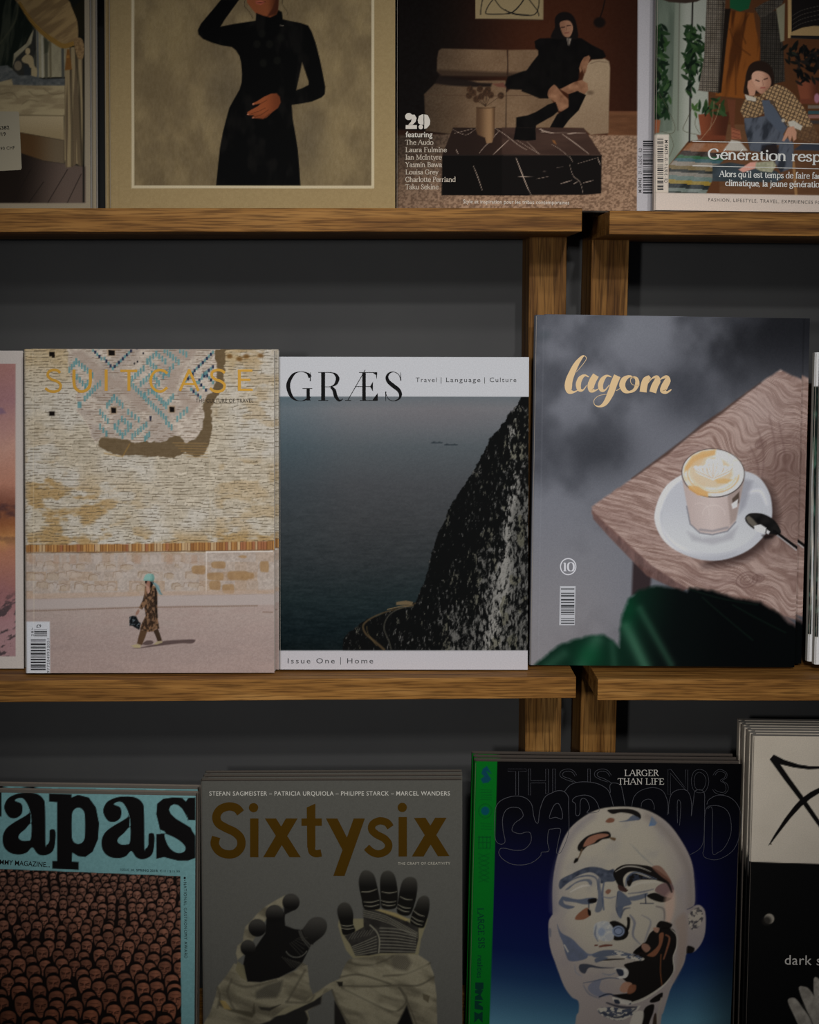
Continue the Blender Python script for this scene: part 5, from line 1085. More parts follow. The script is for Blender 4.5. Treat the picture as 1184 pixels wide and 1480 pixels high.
    # wall art, dark plant, pot at right
    A.poly(q((520, -20), (760, -20), (760, 270), (520, 262)), (150, 124, 84), .6); A.poly(q((545, -20), (760, -20), (760, 235), (545, 235)), (20, 17, 16), .6)
    A.poly(q((545, 220), (620, 190), (700, 178), (760, 180), (760, 240), (545, 240)), (136, 112, 76), .6); A.poly(q((540, 243), (760, 246), (760, 272), (540, 264)), (24, 22, 22), .6)
    for y in (60, 90, 120, 150): A.line(q((550, y+50), (620, y+10), (740, y-20)), .5, (104, 96, 84), .4, .6, sm=True)
    A.poly(q((440, 60), (500, 20), (495, 280), (470, 290)), (112, 108, 88), .8)
    A.poly(q((580, 555), (735, 555), (720, 700), (610, 705)), lambda X, Y: mixc((106, 58, 40), (66, 34, 24), sstep(1165, 1184, X)), .8); A.rect(1156, 143, 1190, 150, (90, 48, 34), .7)
    leaves(1150, 1190, 68, 120, 60, ((14, 14, 14), (24, 22, 20), (9, 10, 10))); leaves(1132, 1150, 60, 100, 10, ((14, 16, 14), (28, 32, 26)))
    A.ell(1181, 142, 4, 7, (136, 92, 104), 1)
    for y, c in ((152, (96, 84, 74)), (160, (44, 66, 70)), (166, (120, 84, 76)), (174, (52, 46, 44))): A.rect(1168, y, 1200, y+5, c, .8)
    # the child: head on hand, checked jacket, blue overalls
    A.poly(q((235, 500), (260, 445), (310, 420), (370, 430), (410, 470), (425, 540), (410, 610), (330, 640), (250, 650), (215, 640), (225, 560)), (30, 20, 15), .8, sm=True)
    A.poly(q((270, 520), (300, 490), (350, 495), (390, 520), (405, 570), (385, 620), (350, 650), (310, 630), (280, 590)), lambda X, Y: mixc((172, 132, 110), (122, 82, 64), sstep(1098, 1112, X)*.6+sstep(122, 132, Y)*.4), .7, sm=True)
    A.line(q((300, 552), (322, 560)), 1.5, (50, 30, 24), .6); A.line(q((355, 548), (380, 540)), 1.5, (50, 30, 24), .6); A.line(q((345, 555), (350, 588)), 1, (120, 80, 64), .5, .8); A.line(q((332, 606), (362, 604)), 1.5, (128, 62, 54), .6)
    A.poly(q((400, 600), (440, 580), (500, 600), (560, 650), (630, 740), (660, 800), (700, 880), (735, 950), (690, 985), (600, 960), (520, 870), (470, 800), (400, 700), (330, 660)), lambda X, Y: mixc((146, 118, 84), (62, 48, 38), np.maximum(np.abs(np.sin((X+Y*.4)*.55)) > .86, np.abs(np.sin((Y-X*.4)*.55)) > .86)*.75), .8)
    A.poly(q((540, 860), (600, 880), (700, 870), (740, 950), (690, 985), (590, 960)), lambda X, Y: mixc((92, 66, 44), (60, 42, 30), fbm(X/4, Y/4, 2, 6)), .8, .8)
    A.poly(q((190, 760), (220, 690), (260, 660), (330, 665), (370, 700), (360, 780), (300, 810), (215, 810)), lambda X, Y: mixc((136, 110, 78), (58, 46, 36), np.maximum(np.abs(np.sin((X+Y*.4)*.55)) > .84, np.abs(np.sin((Y-X*.4)*.55)) > .84)*.75), .8)
    A.poly(q((340, 690), (390, 690), (450, 770), (520, 870), (480, 940), (400, 900), (360, 800)), (66, 72, 82), .8); A.line(q((415, 700), (450, 770), (510, 870)), 1.5, (56, 46, 38), .6)
    A.ell(1030+412/4.773, 705/4.773, 3, 3, (70, 56, 44), .6); A.ell(1030+488/4.773, 830/4.773, 2.6, 2.6, (150, 140, 124), .6)
    A.poly(q((222, 650), (300, 675), (300, 700), (235, 690)), (158, 150, 136), .7); A.poly(q((520, 840), (560, 830), (620, 870), (610, 900), (530, 870)), (160, 154, 142), .7)
    A.poly(q((245, 560), (270, 545), (300, 600), (300, 620), (290, 660), (255, 660), (240, 600)), (160, 118, 96), .7)
    A.poly(q((218, 815), (300, 810), (360, 800), (430, 880), (500, 940), (560, 985), (560, 1060), (550, 1160), (470, 1190), (430, 1120), (460, 1000), (380, 1000), (330, 1050), (260, 1040), (225, 900)), lambda X, Y: mixc((70, 74, 82), (36, 39, 45), sstep(.4, .7, fbm(X/10+Y/30, Y/22, 3, 12))), .8)
    A.poly(q((520, 880), (560, 870), (580, 910), (578, 960), (560, 975), (550, 940), (535, 980), (520, 940), (495, 975), (480, 970), (500, 920)), (158, 116, 94), .7)
    A.poly(q((340, 1000), (440, 990), (460, 1050), (420, 1120), (330, 1060)), (20, 20, 24), 1.5, .8)
    A.poly(q((180, 1170), (260, 1120), (310, 1115), (300, 1160), (210, 1190)), (172, 124, 110), .8); A.poly(q((300, 1120), (420, 1110), (440, 1140), (410, 1190), (330, 1180), (295, 1160)), lambda X, Y: mixc((150, 146, 124), (108, 108, 88), fbm(X/3, Y/3, 2, 3)), .8)
    A.poly([(930, 194), (967, 194.3), (966, 278.4), (930, 278)], (166, 156, 144), .5)
    # white foot of the cover
    A.poly([(940, 278.6), (1350, 284.6), (1350, 320), (940, 320)], (166, 154, 144), .5)
    return A
A = art_gen()
r_ge = magazine('magazine with a seated child in a checked jacket, white foot', POSE['gen'], A, .0085, Lt['gen'], spine=(150, 146, 142))
wl = ink((186, 180, 170), L=Lt['gen'])
G = Glyphs(); serif(G, 'Génération resp', (1023, 229.5), (1187, 233.6), 9.6, .27, .09); G.build('headline', A, wl, r_ge)
G = Glyphs(); serif(G, "Alors qu'il est temps de faire fac", (1039.5, 255.3), (1187, 258.6), 5.6, .24, .11); serif(G, 'climatique, la jeune génératio', (1048.5, 268.4), (1184.5, 270.6), 5.6, .24, .11)
G.ribbon([(1001, 204.2), (1190, 208.2)], .8); G.ribbon([(1001, 239.4), (1190, 244.2)], .8); G.build('subheading', A, wl, r_ge)
G = Glyphs(); G.type('FASHION, LIFESTYLE, TRAVEL, EXPERIENCES FO', (1024, 291), (1187, 295), 4.9, 1.2); G.build('tagline', A, ink((62, 58, 54)), r_ge)
bc = bars(A, r_ge, 950.2, 199.5, 959, 274.5, 'y', 22, L=Lt['gen'])
G = Glyphs(); G.type('M 04475', (960.8, 202.5), (960.8, 223), 4.8, 1, .01); G.type('- 65 - F: 6,90 € - RD', (960.8, 225), (960.2, 264), 4.8, 1); G.build('barcode_digits', A, ink((44, 42, 40)), bc)

# ================================================================== row 3: blue cover with a crowd of faces
def art_tapas():
    A = Art(*QUAD['tapas'], 1.15)
    A.fill(lambda X, Y: mixc((89, 123, 124), (80, 112, 113), fbm(X/3, Y/3, 2, 3))); k = cr(0, 1100, 3.893)
    bl = (10, 9, 9); cy = lambda X, Y: mixc((89, 123, 124), (80, 112, 113), fbm(X/3, Y/3, 2, 3))
    def P(pts, c=bl, ox=0, oy=0, sm=True): A.poly([(ox/3.893+x, oy/3.893+y) for x, y in k(*pts)], c, .5, 1, sm)
    P([(-120, 170), (8, 174), (8, 312), (-30, 312), (-34, 230), (-120, 225)], sm=False)
    for ox, oy in ((0, 0), (557, 21)):
        P([(24, 262), (44, 212), (92, 186), (145, 178), (205, 184), (243, 212), (254, 262), (256, 470), (262, 472), (276, 455), (279, 392), (311, 392), (309, 470), (292, 512), (250, 531), (212, 522), (182, 486), (150, 515), (105, 526), (55, 515), (22, 480), (16, 425), (36, 380), (80, 345), (140, 310), (166, 285), (150, 240), (125, 225), (128, 270), (118, 302), (85, 322), (48, 312)], ox=ox, oy=oy)
        P([(84, 222), (108, 208), (134, 214), (158, 250), (174, 300), (178, 340), (172, 345), (172, 300), (150, 260), (128, 262), (122, 240)], cy, ox, oy)
        P([(92, 222), (110, 212), (132, 222), (150, 250), (160, 285), (140, 300), (126, 290), (128, 260), (116, 235)], cy, ox, oy)
        P([(176, 352), (174, 436), (156, 448), (125, 448), (106, 434), (110, 412), (140, 385)], cy, ox, oy)
        P([(257, 390), (279, 390), (278, 450), (268, 464), (258, 455)], cy, ox, oy, sm=False)
    P([(277, 183), (403, 188), (403, 205), (440, 190), (500, 205), (540, 260), (558, 350), (552, 440), (522, 510), (480, 540), (440, 535), (407, 515), (405, 566), (443, 568), (443, 612), (295, 605), (295, 562), (322, 562), (322, 232), (277, 228)], sm=False)
    P([(441, 262), (466, 275), (478, 310), (478, 420), (466, 455), (441, 466), (416, 455), (405, 420), (405, 310), (416, 275)], cy)
    # s
    P([(1100, 205), (1100, 332), (1056, 332), (1050, 300), (1060, 330), (1080, 390), (1100, 420), (1100, 545), (1060, 560), (1000, 560), (940, 545), (925, 540), (880, 550), (880, 410), (905, 410), (895, 360), (880, 300), (885, 240), (920, 212), (980, 204), (1045, 208)], sm=False)
    z = cr(240, 1120, 16.914)
    A.poly(z((75, 850), (110, 760), (200, 715), (300, 740), (400, 830), (470, 950), (515, 1050), (528, 1110), (690, 1112), (760, 1112), (760, 1420), (665, 1352), (600, 1285), (450, 1195), (250, 1075), (120, 955)), cy, .5)
    A.poly(z((395, 562), (490, 648), (548, 565)), cy, .5)
    P([(926, 412), (942, 468), (972, 504), (1008, 518), (1038, 508), (1044, 485), (1020, 455), (985, 432), (955, 418)], cy)
    P([(905, 408), (935, 408), (925, 395), (900, 385)], cy, sm=False)
    # picture panel with the crowd
    pan = [(-80, 1252.8), (0, 1256), (260.8, 1266.5), (262.6, 1600), (-80, 1600)]
    A.poly(pan, (16, 11, 9), .5)
    R = random.Random(4); y = 1256.0; D = []
    while y < 1580:
        t = min((y-1256)/224, 1.25); w_ = 5.6+8.2*t**1.2; x = -82+R.uniform(0, w_)
        while x < 268:
            D.append((y+R.uniform(-.35, .35)*w_+x*.04, x, w_*R.uniform(.86, 1.08), t)); x += w_*R.uniform(1.6, 2.5)
        y += 9.2+8.5*t
    D.sort()
    keep = A.C.copy()
    for y, x, w_, t in D:
        h_ = w_*1.42; tn = R.uniform(.86, 1.1)
        A.ell(x, y-.02*h_, w_*1.08, h_*.98, (13, 9, 8), .7)
        A.poly([(x-w_*.78, y-h_*.45), (x-w_*.3, y-h_*.66), (x+w_*.35, y-h_*.66), (x+w_*.8, y-h_*.4), (x+w_*.84, y+h_*.1), (x+w_*.62, y+h_*.62), (x+w_*.2, y+h_*.98), (x-w_*.2, y+h_*.98), (x-w_*.62, y+h_*.62), (x-w_*.84, y+h_*.1)],
               lambda X, Y, t=t, tn=tn, x=x, w_=w_: mixc(np.array((100, 70, 58))*tn, np.array((102, 60, 42))*tn, min(t, 1))*(1.0-.3*np.abs((X-x-.2*w_)/w_))[..., None], .6, 1, True)
        d = (30, 16, 12); e = .62+.5*t
        for sg in (-1, 1):
            A.line([(x+sg*w_*.6, y-h_*.12), (x+sg*w_*.16, y-h_*.04)], e*1.5, d, .45, .9); A.line([(x+sg*w_*.52, y+h_*.05), (x+sg*w_*.2, y+h_*.06)], e*1.2, d, .45, .8)
            if w_ > 8: A.line([(x+sg*w_*.3, y+h_*.3), (x+sg*w_*.42, y+h_*.55)], e*.8, d, .45, .6)
        A.line([(x+w_*.08, y), (x+w_*.16, y+h_*.32), (x-w_*.1, y+h_*.36)], e, d, .45, .75)
        A.line([(x-w_*.26, y+h_*.58), (x+w_*.28, y+h_*.56)], e*1.3, d, .45, .85)
        if w_ > 8: A.line([(x-w_*.4, y-h_*.38), (x+w_*.4, y-h_*.36)], e*.8, d, .5, .45); A.line([(x-w_*.2, y+h_*.75), (x+w_*.2, y+h_*.74)], e*.8, d, .5, .5)
    # nothing of the crowd outside its panel
    sl = np.s_[:, :]; m = np.clip(A.sd(np.array(pan), sl)+.5, 0, 1)[..., None]; A.C = keep*(1-m)+A.C*m
    return A
A = art_tapas()
r_ta = magazine('thick blue magazine with a crowd of faces and heavy black letters', POSE['tapas'], A, .018, Lt['tapas'], 'crowd cover magazines', spine=(60, 90, 92), edge=(.2, .17, .14), copies=[(-.001, .0186, -.0001, 'rear copy of the crowd of faces magazine, only its top edge showing')])
G = Glyphs(); G.type('YUMMY MAGAZINE...', (-13, 1248.6), (72, 1253.4), 7.2, 1.0, .008); G.build('slogan', A, ink((12, 12, 12), L=.3), r_ta)
G = Glyphs(); G.type('ISSUE 38, ', (174.5, 1258.6), (195, 1259.2), 3.4, 1); G.type('SPRING 2018,', (197, 1259.2), (229, 1260.2), 3.4, 1, .02); G.type('€10 / $15.99', (231, 1260.3), (260, 1261.3), 3.4, 1); G.build('issue_line', A, ink((26, 44, 46), L=.3), r_ta)
G = Glyphs(); G.type('NATIONAL GASTRONOMY AWARD', (265.6, 1275), (266.8, 1385), 4.4, 1.2); disc(G, 267.2, 1268.8, 1.6); disc(G, 267.2, 1272.4, .7); G.build('award_line', A, ink((12, 14, 14), L=.3), r_ta)

# ================================================================== row 3: grey cover with space gloves
def art_six():
    A = Art(*QUAD['six'], 1.25)
    A.fill(lambda X, Y: mixc((73, 72, 67), (69, 68, 63), fbm(X/2.4, Y/2.4, 2, 3)))
    k = cr(300, 1280, 6.232); q = cr(470, 1240, 5.92)
    cloth = lambda X, Y: np.clip(mixc((106, 100, 82), (74, 69, 56), sstep(.3, .75, fbm((X+Y*.5)/46, (Y-X*.35)/13, 3, 9)))+((fbm(X/1.8, Y/1.8, 2, 4)-.5)*9)[..., None], 0, 255)
    rub = lambda X, Y: mixc((26, 24, 22), (44, 42, 38), fbm(X/7, Y/7, 2, 6))
    # left sleeve
    A.poly(k((-40, 1250), (20, 1150), (70, 1000), (90, 910), (170, 810), (240, 700), (300, 720), (360, 860), (480, 870), (640, 830), (800, 760), (850, 690), (900, 720), (920, 900), (950, 980), (1100, 880), (1210, 830), (1210, 880), (1040, 980), (1020, 1060), (900, 1130), (920, 1200), (880, 1300), (-40, 1300)), cloth, 1)
    A.poly(k((900, 1060), (1030, 990), (1020, 1065), (880, 1130), (910, 1200), (880, 1300), (330, 1300), (560, 1220), (640, 1160), (800, 1110)), (22, 21, 20), 1.5, .92); A.poly(k((600, 1180), (700, 1100), (860, 1060), (950, 990), (1110, 890), (1180, 860), (1060, 960), (960, 1040), (800, 1110), (700, 1160)), (104, 98, 78), 1.2, .95)
    A.poly(k((110, 1020), (220, 1110), (400, 1140), (420, 1060), (430, 1150), (400, 1190), (200, 1130), (100, 1080)), (46, 42, 32), 1.4, .7); A.poly(k((105, 1030), (160, 1040), (215, 1120), (150, 1110)), (128, 108, 64), 1, .8)
    A.poly(k((430, 960), (540, 890), (680, 850), (660, 950), (620, 1010), (440, 1020)), lambda X, Y: mixc((34, 32, 28), (78, 74, 62), (np.sin(X*2.6)*np.sin(Y*2.6)+1)/2), 2.5, .8); A.poly(k((460, 1090), (560, 1100), (660, 1070), (560, 1130), (480, 1120)), (28, 26, 22), 1.2, .8)
    for p in (((215, 850), (180, 950), (210, 1060), (240, 1110)), ((880, 760), (800, 900), (720, 1040)), ((90, 920), (110, 1000), (90, 1100)), ((220, 870), (330, 910), (440, 900), (620, 850)), ((710, 1050), (900, 1050), (960, 990))): A.line(k(*p), 2.2, (58, 54, 44), 1.8, .75, sm=True)
    # left glove: back of fingers pale, rubber tips
    A.poly(k((700, 85), (600, 140), (520, 190), (450, 250), (400, 310), (340, 370), (320, 460), (320, 500), (270, 540), (255, 610), (270, 670), (330, 620), (420, 480), (530, 300), (680, 200)), cloth, 1)
    A.poly(k((340, 620), (430, 560), (520, 430), (530, 300), (690, 240), (700, 360), (780, 390), (850, 400), (940, 520), (900, 600), (850, 700), (780, 760), (640, 830), (480, 868), (360, 865), (320, 720)), (15, 14, 13), 1)
    A.poly(k((270, 680), (330, 720), (355, 860), (300, 830), (250, 760)), (88, 82, 60), .8, .8)
    for c, rx, ry, ro in (((752, 150), 78, 78, .3), ((605, 255), 82, 82, 0), ((448, 380), 80, 80, 0), ((365, 560), 68, 72, 0)):
        A.ell(300+c[0]/6.232, 1280+c[1]/6.232, rx/6.232, ry/6.232, lambda X, Y, c=c: mixc((48, 46, 42), (14, 13, 12), np.clip((Y-(1280+(c[1]-50)/6.232))/15, 0, 1)), .8, 1, ro)
    A.poly(k((690, 200), (760, 230), (700, 260), (690, 300)), (16, 15, 14), 1)
    A.poly(k((880, 360), (930, 300), (1000, 282), (1060, 310), (1078, 370), (1050, 440), (980, 500), (940, 525), (880, 490), (845, 420)), lambda X, Y: mixc((50, 48, 44), (20, 19, 17), np.clip((Y-1330)/28, 0, 1)), .9, 1, True)
    for d in (0, 14, 28): A.line(k((850-d, 400+d*.3), (880-d, 470+d*.3), (950-d*1.2, 530+d)), 1.5, (64, 62, 56) if d else (20, 18, 16), .7, .85, sm=True)
    A.ring(300+800/6.232, 1280+540/6.232, 17, 17, 1.5, (86, 84, 76), .7, .8, a0=.5, a1=2.6)
    for i in range(7): A.line(k((670+i*24, 640+i*8), (760+i*22, 740-i*4)), .9, (52, 50, 44), .6, .75)
    for i in range(6): A.line(k((740+i*16, 520-i*10), (850+i*10, 640-i*34)), .9, (50, 48, 42), .6, .7)
    # right glove
    A.poly(q((118, 520), (112, 580), (140, 680), (180, 790), (240, 860), (800, 830), (820, 700), (860, 580), (880, 520)), (98, 92, 70), 1)
    for f in ([(290, 240), (292, 170), (320, 115), (370, 108), (420, 150), (450, 260), (470, 380), (455, 440), (340, 440), (310, 340)], [(470, 200), (490, 130), (540, 108), (590, 140), (615, 230), (622, 350), (600, 430), (490, 430), (475, 330)], [(645, 250), (670, 190), (720, 162), (775, 180), (790, 250), (770, 380), (720, 490), (620, 470), (625, 370)], [(770, 420), (800, 350), (850, 322), (890, 350), (892, 440), (860, 560), (830, 600), (735, 570), (740, 490)], [(104, 470), (115, 410), (160, 380), (210, 400), (240, 470), (240, 560), (255, 630), (160, 660), (135, 580)]):
        yt = min(b_ for _, b_ in f)
        A.poly(q(*f), lambda X, Y, yt=yt: mixc((50, 48, 43), (15, 14, 12), np.clip((Y-(1240+yt/5.92))/24, 0, 1)), .8, 1, True)
    A.poly(q((325, 440), (420, 445), (520, 470), (620, 500), (700, 540), (800, 600), (800, 690), (770, 815), (480, 815), (380, 835), (260, 838), (215, 740), (165, 670), (260, 630), (330, 590)), rub, .9)
    lnc = (104, 100, 86)
    for x0, y0, x1, y1 in ((312, 290, 440, 268), (330, 375, 462, 362), (338, 410, 462, 398), (485, 290, 612, 290), (480, 365, 605, 372), (484, 395, 600, 402), (640, 330, 745, 358), (625, 400, 730, 430), (615, 425, 720, 462), (755, 450, 850, 500), (740, 500, 840, 545), (735, 530, 830, 575), (135, 575, 245, 572), (140, 600, 250, 598)):
        A.line(q((x0, y0), ((x0+x1)/2, (y0+y1)/2+10), (x1, y1)), [1, 1.8, 1], lnc, .6, .8, sm=True)
    for i in range(4): A.line(q((330, 450+i*16), (520+i*10, 500+i*20), (790, 640+i*14)), 1.4, (84, 81, 70), .6, .85, sm=True)
    for i in range(8): A.line(q((470, 600+i*28), (620, 610+i*27), (775, 650+i*22)), 1.7, (88, 85, 74), .7, .85, sm=True)
    for i in range(6): A.line(q((230+i*6, 760+i*14), (330, 720+i*20), (440, 670+i*26)), 1.5, (84, 81, 70), .6, .85, sm=True)
    for i in range(8): A.line(q((200+i*26, 700-i*6), (240+i*25, 640-i*4)), 1, (76, 73, 64), .5, .7)
    A.line(q((385, 575), (440, 630), (465, 700), (460, 810)), 2, (102, 98, 84), .7, .9, sm=True); A.poly(q((430, 445), (480, 440), (600, 470), (720, 525), (690, 540), (560, 490)), (120, 106, 66), 1, .8)
    A.poly(q((215, 860), (180, 900), (150, 960), (120, 1050), (0, 1110), (-20, 1160), (60, 1120), (90, 1240), (110, 1440), (960, 1440), (955, 1180), (930, 990), (890, 890), (800, 830), (640, 818), (500, 830), (330, 850)), cloth, 1)
    A.poly(q((560, 860), (620, 825), (700, 830), (740, 900), (700, 970), (580, 960)), lambda X, Y: mixc((34, 32, 28), (90, 84, 70), (np.sin(X*2.2)*np.sin(Y*2.4)+1)/2*.7+.2), 3, .8)
    A.poly(q((80, 1220), (130, 1300), (190, 1440), (80, 1440)), (24, 22, 20), 1.2); A.poly(q((610, 1440), (700, 1260), (760, 1440)), (14, 13, 12), 1.6); A.poly(q((100, 1060), (150, 1060), (150, 1100), (120, 1100)), (26, 24, 20), 1)
    for p in (((160, 1095), (400, 1100), (620, 1090), (800, 1090), (930, 1020)), ((140, 1110), (320, 1200), (560, 1310), (660, 1280), (700, 1200), (630, 1110)), ((640, 1110), (720, 1270), (780, 1420)), ((200, 890), (330, 920), (480, 890), (580, 840)), ((500, 1010), (700, 990), (900, 900)), ((130, 1020), (300, 1000), (560, 1080)), ((60, 1130), (120, 1280), (210, 1430))): A.line(q(*p), 2.0, (56, 52, 42), 1.5, .8, sm=True)
    for p in (((180, 1120), (400, 1230), (600, 1300)), ((520, 930), (700, 985), (860, 920)), ((250, 880), (420, 905))): A.line(q(*p), 4, (122, 116, 96), 3, .55, sm=True)
    A.poly(q((835, 1160), (895, 1180), (885, 1240), (840, 1210)), (66, 60, 46), .8, .9)
    return A
A = art_six()
r_si = magazine('grey magazine with two space gloves and a gold title, front of its stack', POSE['six'], A, .011, Lt['six'], 'space glove magazines', crease=.0072, spine=(88, 88, 82), pages=m_pages_grey, edge=(.10, .085, .07),
    copies=[(.0006, .0116, 0, 'second copy from the front in the stack of space glove magazines'), (.0010, .0232, 0, 'rearmost copy in the stack of space glove magazines')])
G = Glyphs(); k = cr(280, 1090, 2.888); W = 36/2.888
G.ribbon(k((196, 245), (178, 225), (146, 218), (112, 230), (95, 258), (103, 288), (135, 308), (172, 326), (196, 352), (197, 386), (175, 412), (142, 418), (108, 406), (88, 376), (94, 345)), W*.98)
G.ribbon(k((253, 268), (253, 430)), 35/2.888); G.ribbon(k((873, 262), (873, 427)), 35/2.888)
disc(G, 280+250/2.888, 1090+223/2.888, 6.8); disc(G, 280+871/2.888, 1090+222/2.888, 6.8)
for p in (((297, 268), (344, 268), (447, 430), (400, 430)), ((385, 268), (434, 268), (338, 430), (290, 430)), ((472, 222), (508, 206), (508, 390), (474, 390)), ((450, 268), (535, 268), (535, 299), (450, 299)), ((552, 268), (600, 268), (654, 375), (632, 420)), ((668, 268), (715, 268), (630, 508), (583, 508)), ((920, 266), (968, 265), (1068, 425), (1020, 426)), ((1008, 265), (1056, 265), (960, 427), (911, 427))): G.face(k(*p))
G.ribbon(k((491, 385), (494, 405), (510, 415), (533, 412)), 34/2.888*.9)
G.ribbon(k((822, 305), (806, 285), (776, 278), (748, 292), (744, 315), (764, 335), (796, 352), (814, 376), (806, 402), (774, 416), (744, 408), (722, 388)), W*.86)
m_bronze = ink((56, 38, 4), .25, .5, .50)
G.build('title_lettering', A, m_bronze, r_si)
G = Glyphs(); G.type('STEFAN SAGMEISTER – PATRICIA URQUIOLA – PHILIPPE STARCK – MARCEL WANDERS', (302.8, 1149.8), (650.5, 1149.6), 6.2, 1.1, .004); G.build('names_line', A, ink((168, 165, 156), L=Lt['six']), r_si)
G = Glyphs(); G.type('THE CRAFT OF CREATIVITY', (575.4, 1249.8), (651, 1249.6), 3.8, 1.15, .008); G.build('tagline', A, ink((140, 136, 124), L=Lt['six']), r_si)

# ================================================================== row 3: chrome head cover
def art_bad():
    A = Art(*QUAD['bad'], 1.25)
    def bg(X, Y):
        st = [(1100, (5, 5, 6)), (1170, (5, 5, 9)), (1230, (7, 8, 30)), (1300, (7, 9, 44)), (1370, (9, 18, 52)), (1410, (20, 38, 66)), (1450, (44, 72, 92)), (1480, (64, 100, 116)), (1580, (96, 134, 140))]
        t = Y+.12*np.abs(X-840)-14
        c = np.stack([np.interp(t, [a for a, _ in st], [q_[i] for _, q_ in st]) for i in range(3)], -1)
        return mixc(c, c*.35, sstep(990, 1075, X)*.8)
    A.fill(bg)
    k = cr(780, 1150, 4.736); q = cr(780, 1310, 4.736)
    head = k((90, 800), (88, 650), (100, 520), (130, 390), (190, 250), (280, 160), (400, 95), (540, 75), (680, 85), (800, 130), (900, 210), (990, 340), (1040, 450), (1058, 560), (1062, 740))+q((1010, 20), (1080, -10), (1120, 10), (1137, 60), (1135, 170), (1110, 250), (1060, 310), (1008, 322), (985, 400), (905, 550), (880, 620), (850, 720), (830, 805), (800, 1300), (230, 1300), (245, 805), (268, 720), (265, 650), (220, 620), (170, 550), (130, 450), (105, 380), (80, 310), (65, 230), (62, 110), (85, 60))
    cream = lambda X, Y: mixc(mixc((131, 124, 111), (108, 105, 104), sstep(.5, .8, fbm((X+Y*.6)/33, (Y-X*.6)/41, 4, 4))*.35), (104, 94, 96), sstep(60, 118, np.hypot((X-890)*1.05, (Y-1275)*.72))*.55)
    A.poly(head, cream, .9, 1, True)
    bk = (12, 10, 9); bl = (64, 69, 80); bd = (28, 32, 42); ru = (96, 60, 42); lt = (142, 136, 124)
    def P(pts, c, f=k, soft=.8, a=.95, sm=True): A.poly(f(*pts), c, soft, a, sm)
    def Ln(pts, w_, c, f=k, a=.9, soft=.7): A.line(f(*pts), w_, c, soft, a, sm=len(pts) > 2)
    # crown reflections
    P([(465, 100), (520, 92), (620, 92), (680, 115), (695, 150), (670, 165), (640, 130), (560, 115), (500, 125)], bk); P([(545, 180), (600, 165), (640, 135), (690, 160), (640, 172)], bl); P([(768, 140), (805, 185), (790, 205), (748, 208)], (60, 86, 118), sm=False); P([(452, 175), (480, 152), (512, 160), (505, 180), (470, 186)], (88, 56, 42))
    P([(262, 370), (270, 330), (330, 275), (420, 248), (470, 246), (488, 268), (480, 290), (430, 300), (390, 325), (330, 345), (290, 380)], bk); P([(300, 350), (330, 290), (400, 262), (460, 262), (470, 275), (400, 300), (370, 325)], (112, 76, 60)); P([(480, 285), (520, 290), (515, 308), (490, 300)], (70, 54, 36)); Ln([(290, 370), (270, 420), (240, 455)], [3, 1.5, 3], (64, 50, 36)); P([(235, 460), (245, 430), (265, 430), (260, 450)], bk)
    # brows and eyes
    P([(140, 640), (140, 580), (220, 535), (320, 492), (400, 490), (470, 510), (510, 505), (520, 580), (460, 590), (420, 600), (410, 560), (350, 525), (260, 550), (190, 600)], lambda X, Y: mixc(bl, bd, fbm(X/5, Y/5, 2, 6)))
    P([(180, 640), (260, 585), (330, 570), (360, 590), (350, 620), (320, 585), (250, 600), (200, 640)], bl, a=.8)
    P([(505, 530), (540, 490), (600, 470), (700, 475), (770, 490), (850, 540), (900, 590), (915, 650), (860, 600), (780, 570), (700, 530), (620, 520), (575, 560), (580, 620), (605, 650), (560, 640), (520, 580)], bk); Ln([(520, 520), (590, 485), (680, 490), (760, 520)], [1, 2.4, 1], lt, a=.8); P([(770, 490), (830, 485), (895, 570), (900, 610), (840, 560)], (92, 62, 50), a=.8)
    P([(600, 610), (600, 560), (640, 530), (700, 545), (760, 565), (830, 575), (700, 575), (640, 590), (620, 620)], lambda X, Y: mixc(bk, bd, sstep(.4, .6, fbm(X/4, Y/4, 2, 9)))); Ln([(590, 620), (600, 560), (650, 525), (720, 540), (800, 570)], [1.5, 2, 1.2], bl)
    P([(790, 650), (830, 605), (900, 600), (920, 650), (900, 710), (850, 690)], (88, 68, 66)); P([(735, 685), (790, 665), (850, 690), (900, 705), (850, 730), (780, 715)], bk); P([(600, 700), (680, 680), (740, 665), (720, 700), (640, 720)], bl, a=.85)
    Ln([(725, 675), (727, 735)], 1.6, bd); Ln([(690, 738), (780, 738)], 1.2, bd); P([(160, 690), (260, 710), (330, 700), (380, 700), (390, 725), (320, 745), (240, 730), (170, 720)], bl); P([(335, 710), (390, 702), (385, 730), (340, 735)], bk); Ln([(337, 710), (337, 770)], 1.4, bd); P([(130, 740), (160, 690), (170, 740), (240, 760), (190, 775)], bl)
    P([(410, 560), (420, 640), (440, 720), (420, 790), (380, 790), (400, 700), (395, 600)], bl, a=.8); P([(540, 650), (600, 690), (630, 740), (580, 760), (540, 790), (530, 720)], bl); P([(450, 660), (470, 640), (490, 650), (470, 675)], (96, 66, 52)); P([(540, 610), (600, 640), (590, 660), (545, 645)], (48, 32, 28))
    P([(860, 700), (920, 650), (925, 760), (900, 860), (870, 900), (860, 800)], (150, 124, 108), a=.7, soft=3)
    Ln([(640, 350), (700, 410), (780, 480)], [1, 2.5, 1.5], (104, 104, 100), a=.6); Ln([(620, 330), (660, 360), (690, 400)], 1, (110, 108, 102), a=.5)
    # lower face
    P([(245, 90), (260, 55), (320, 10), (345, 30), (350, 60), (300, 90)], ru, q); P([(330, 20), (350, 30), (350, 60), (335, 60)], bk, q)
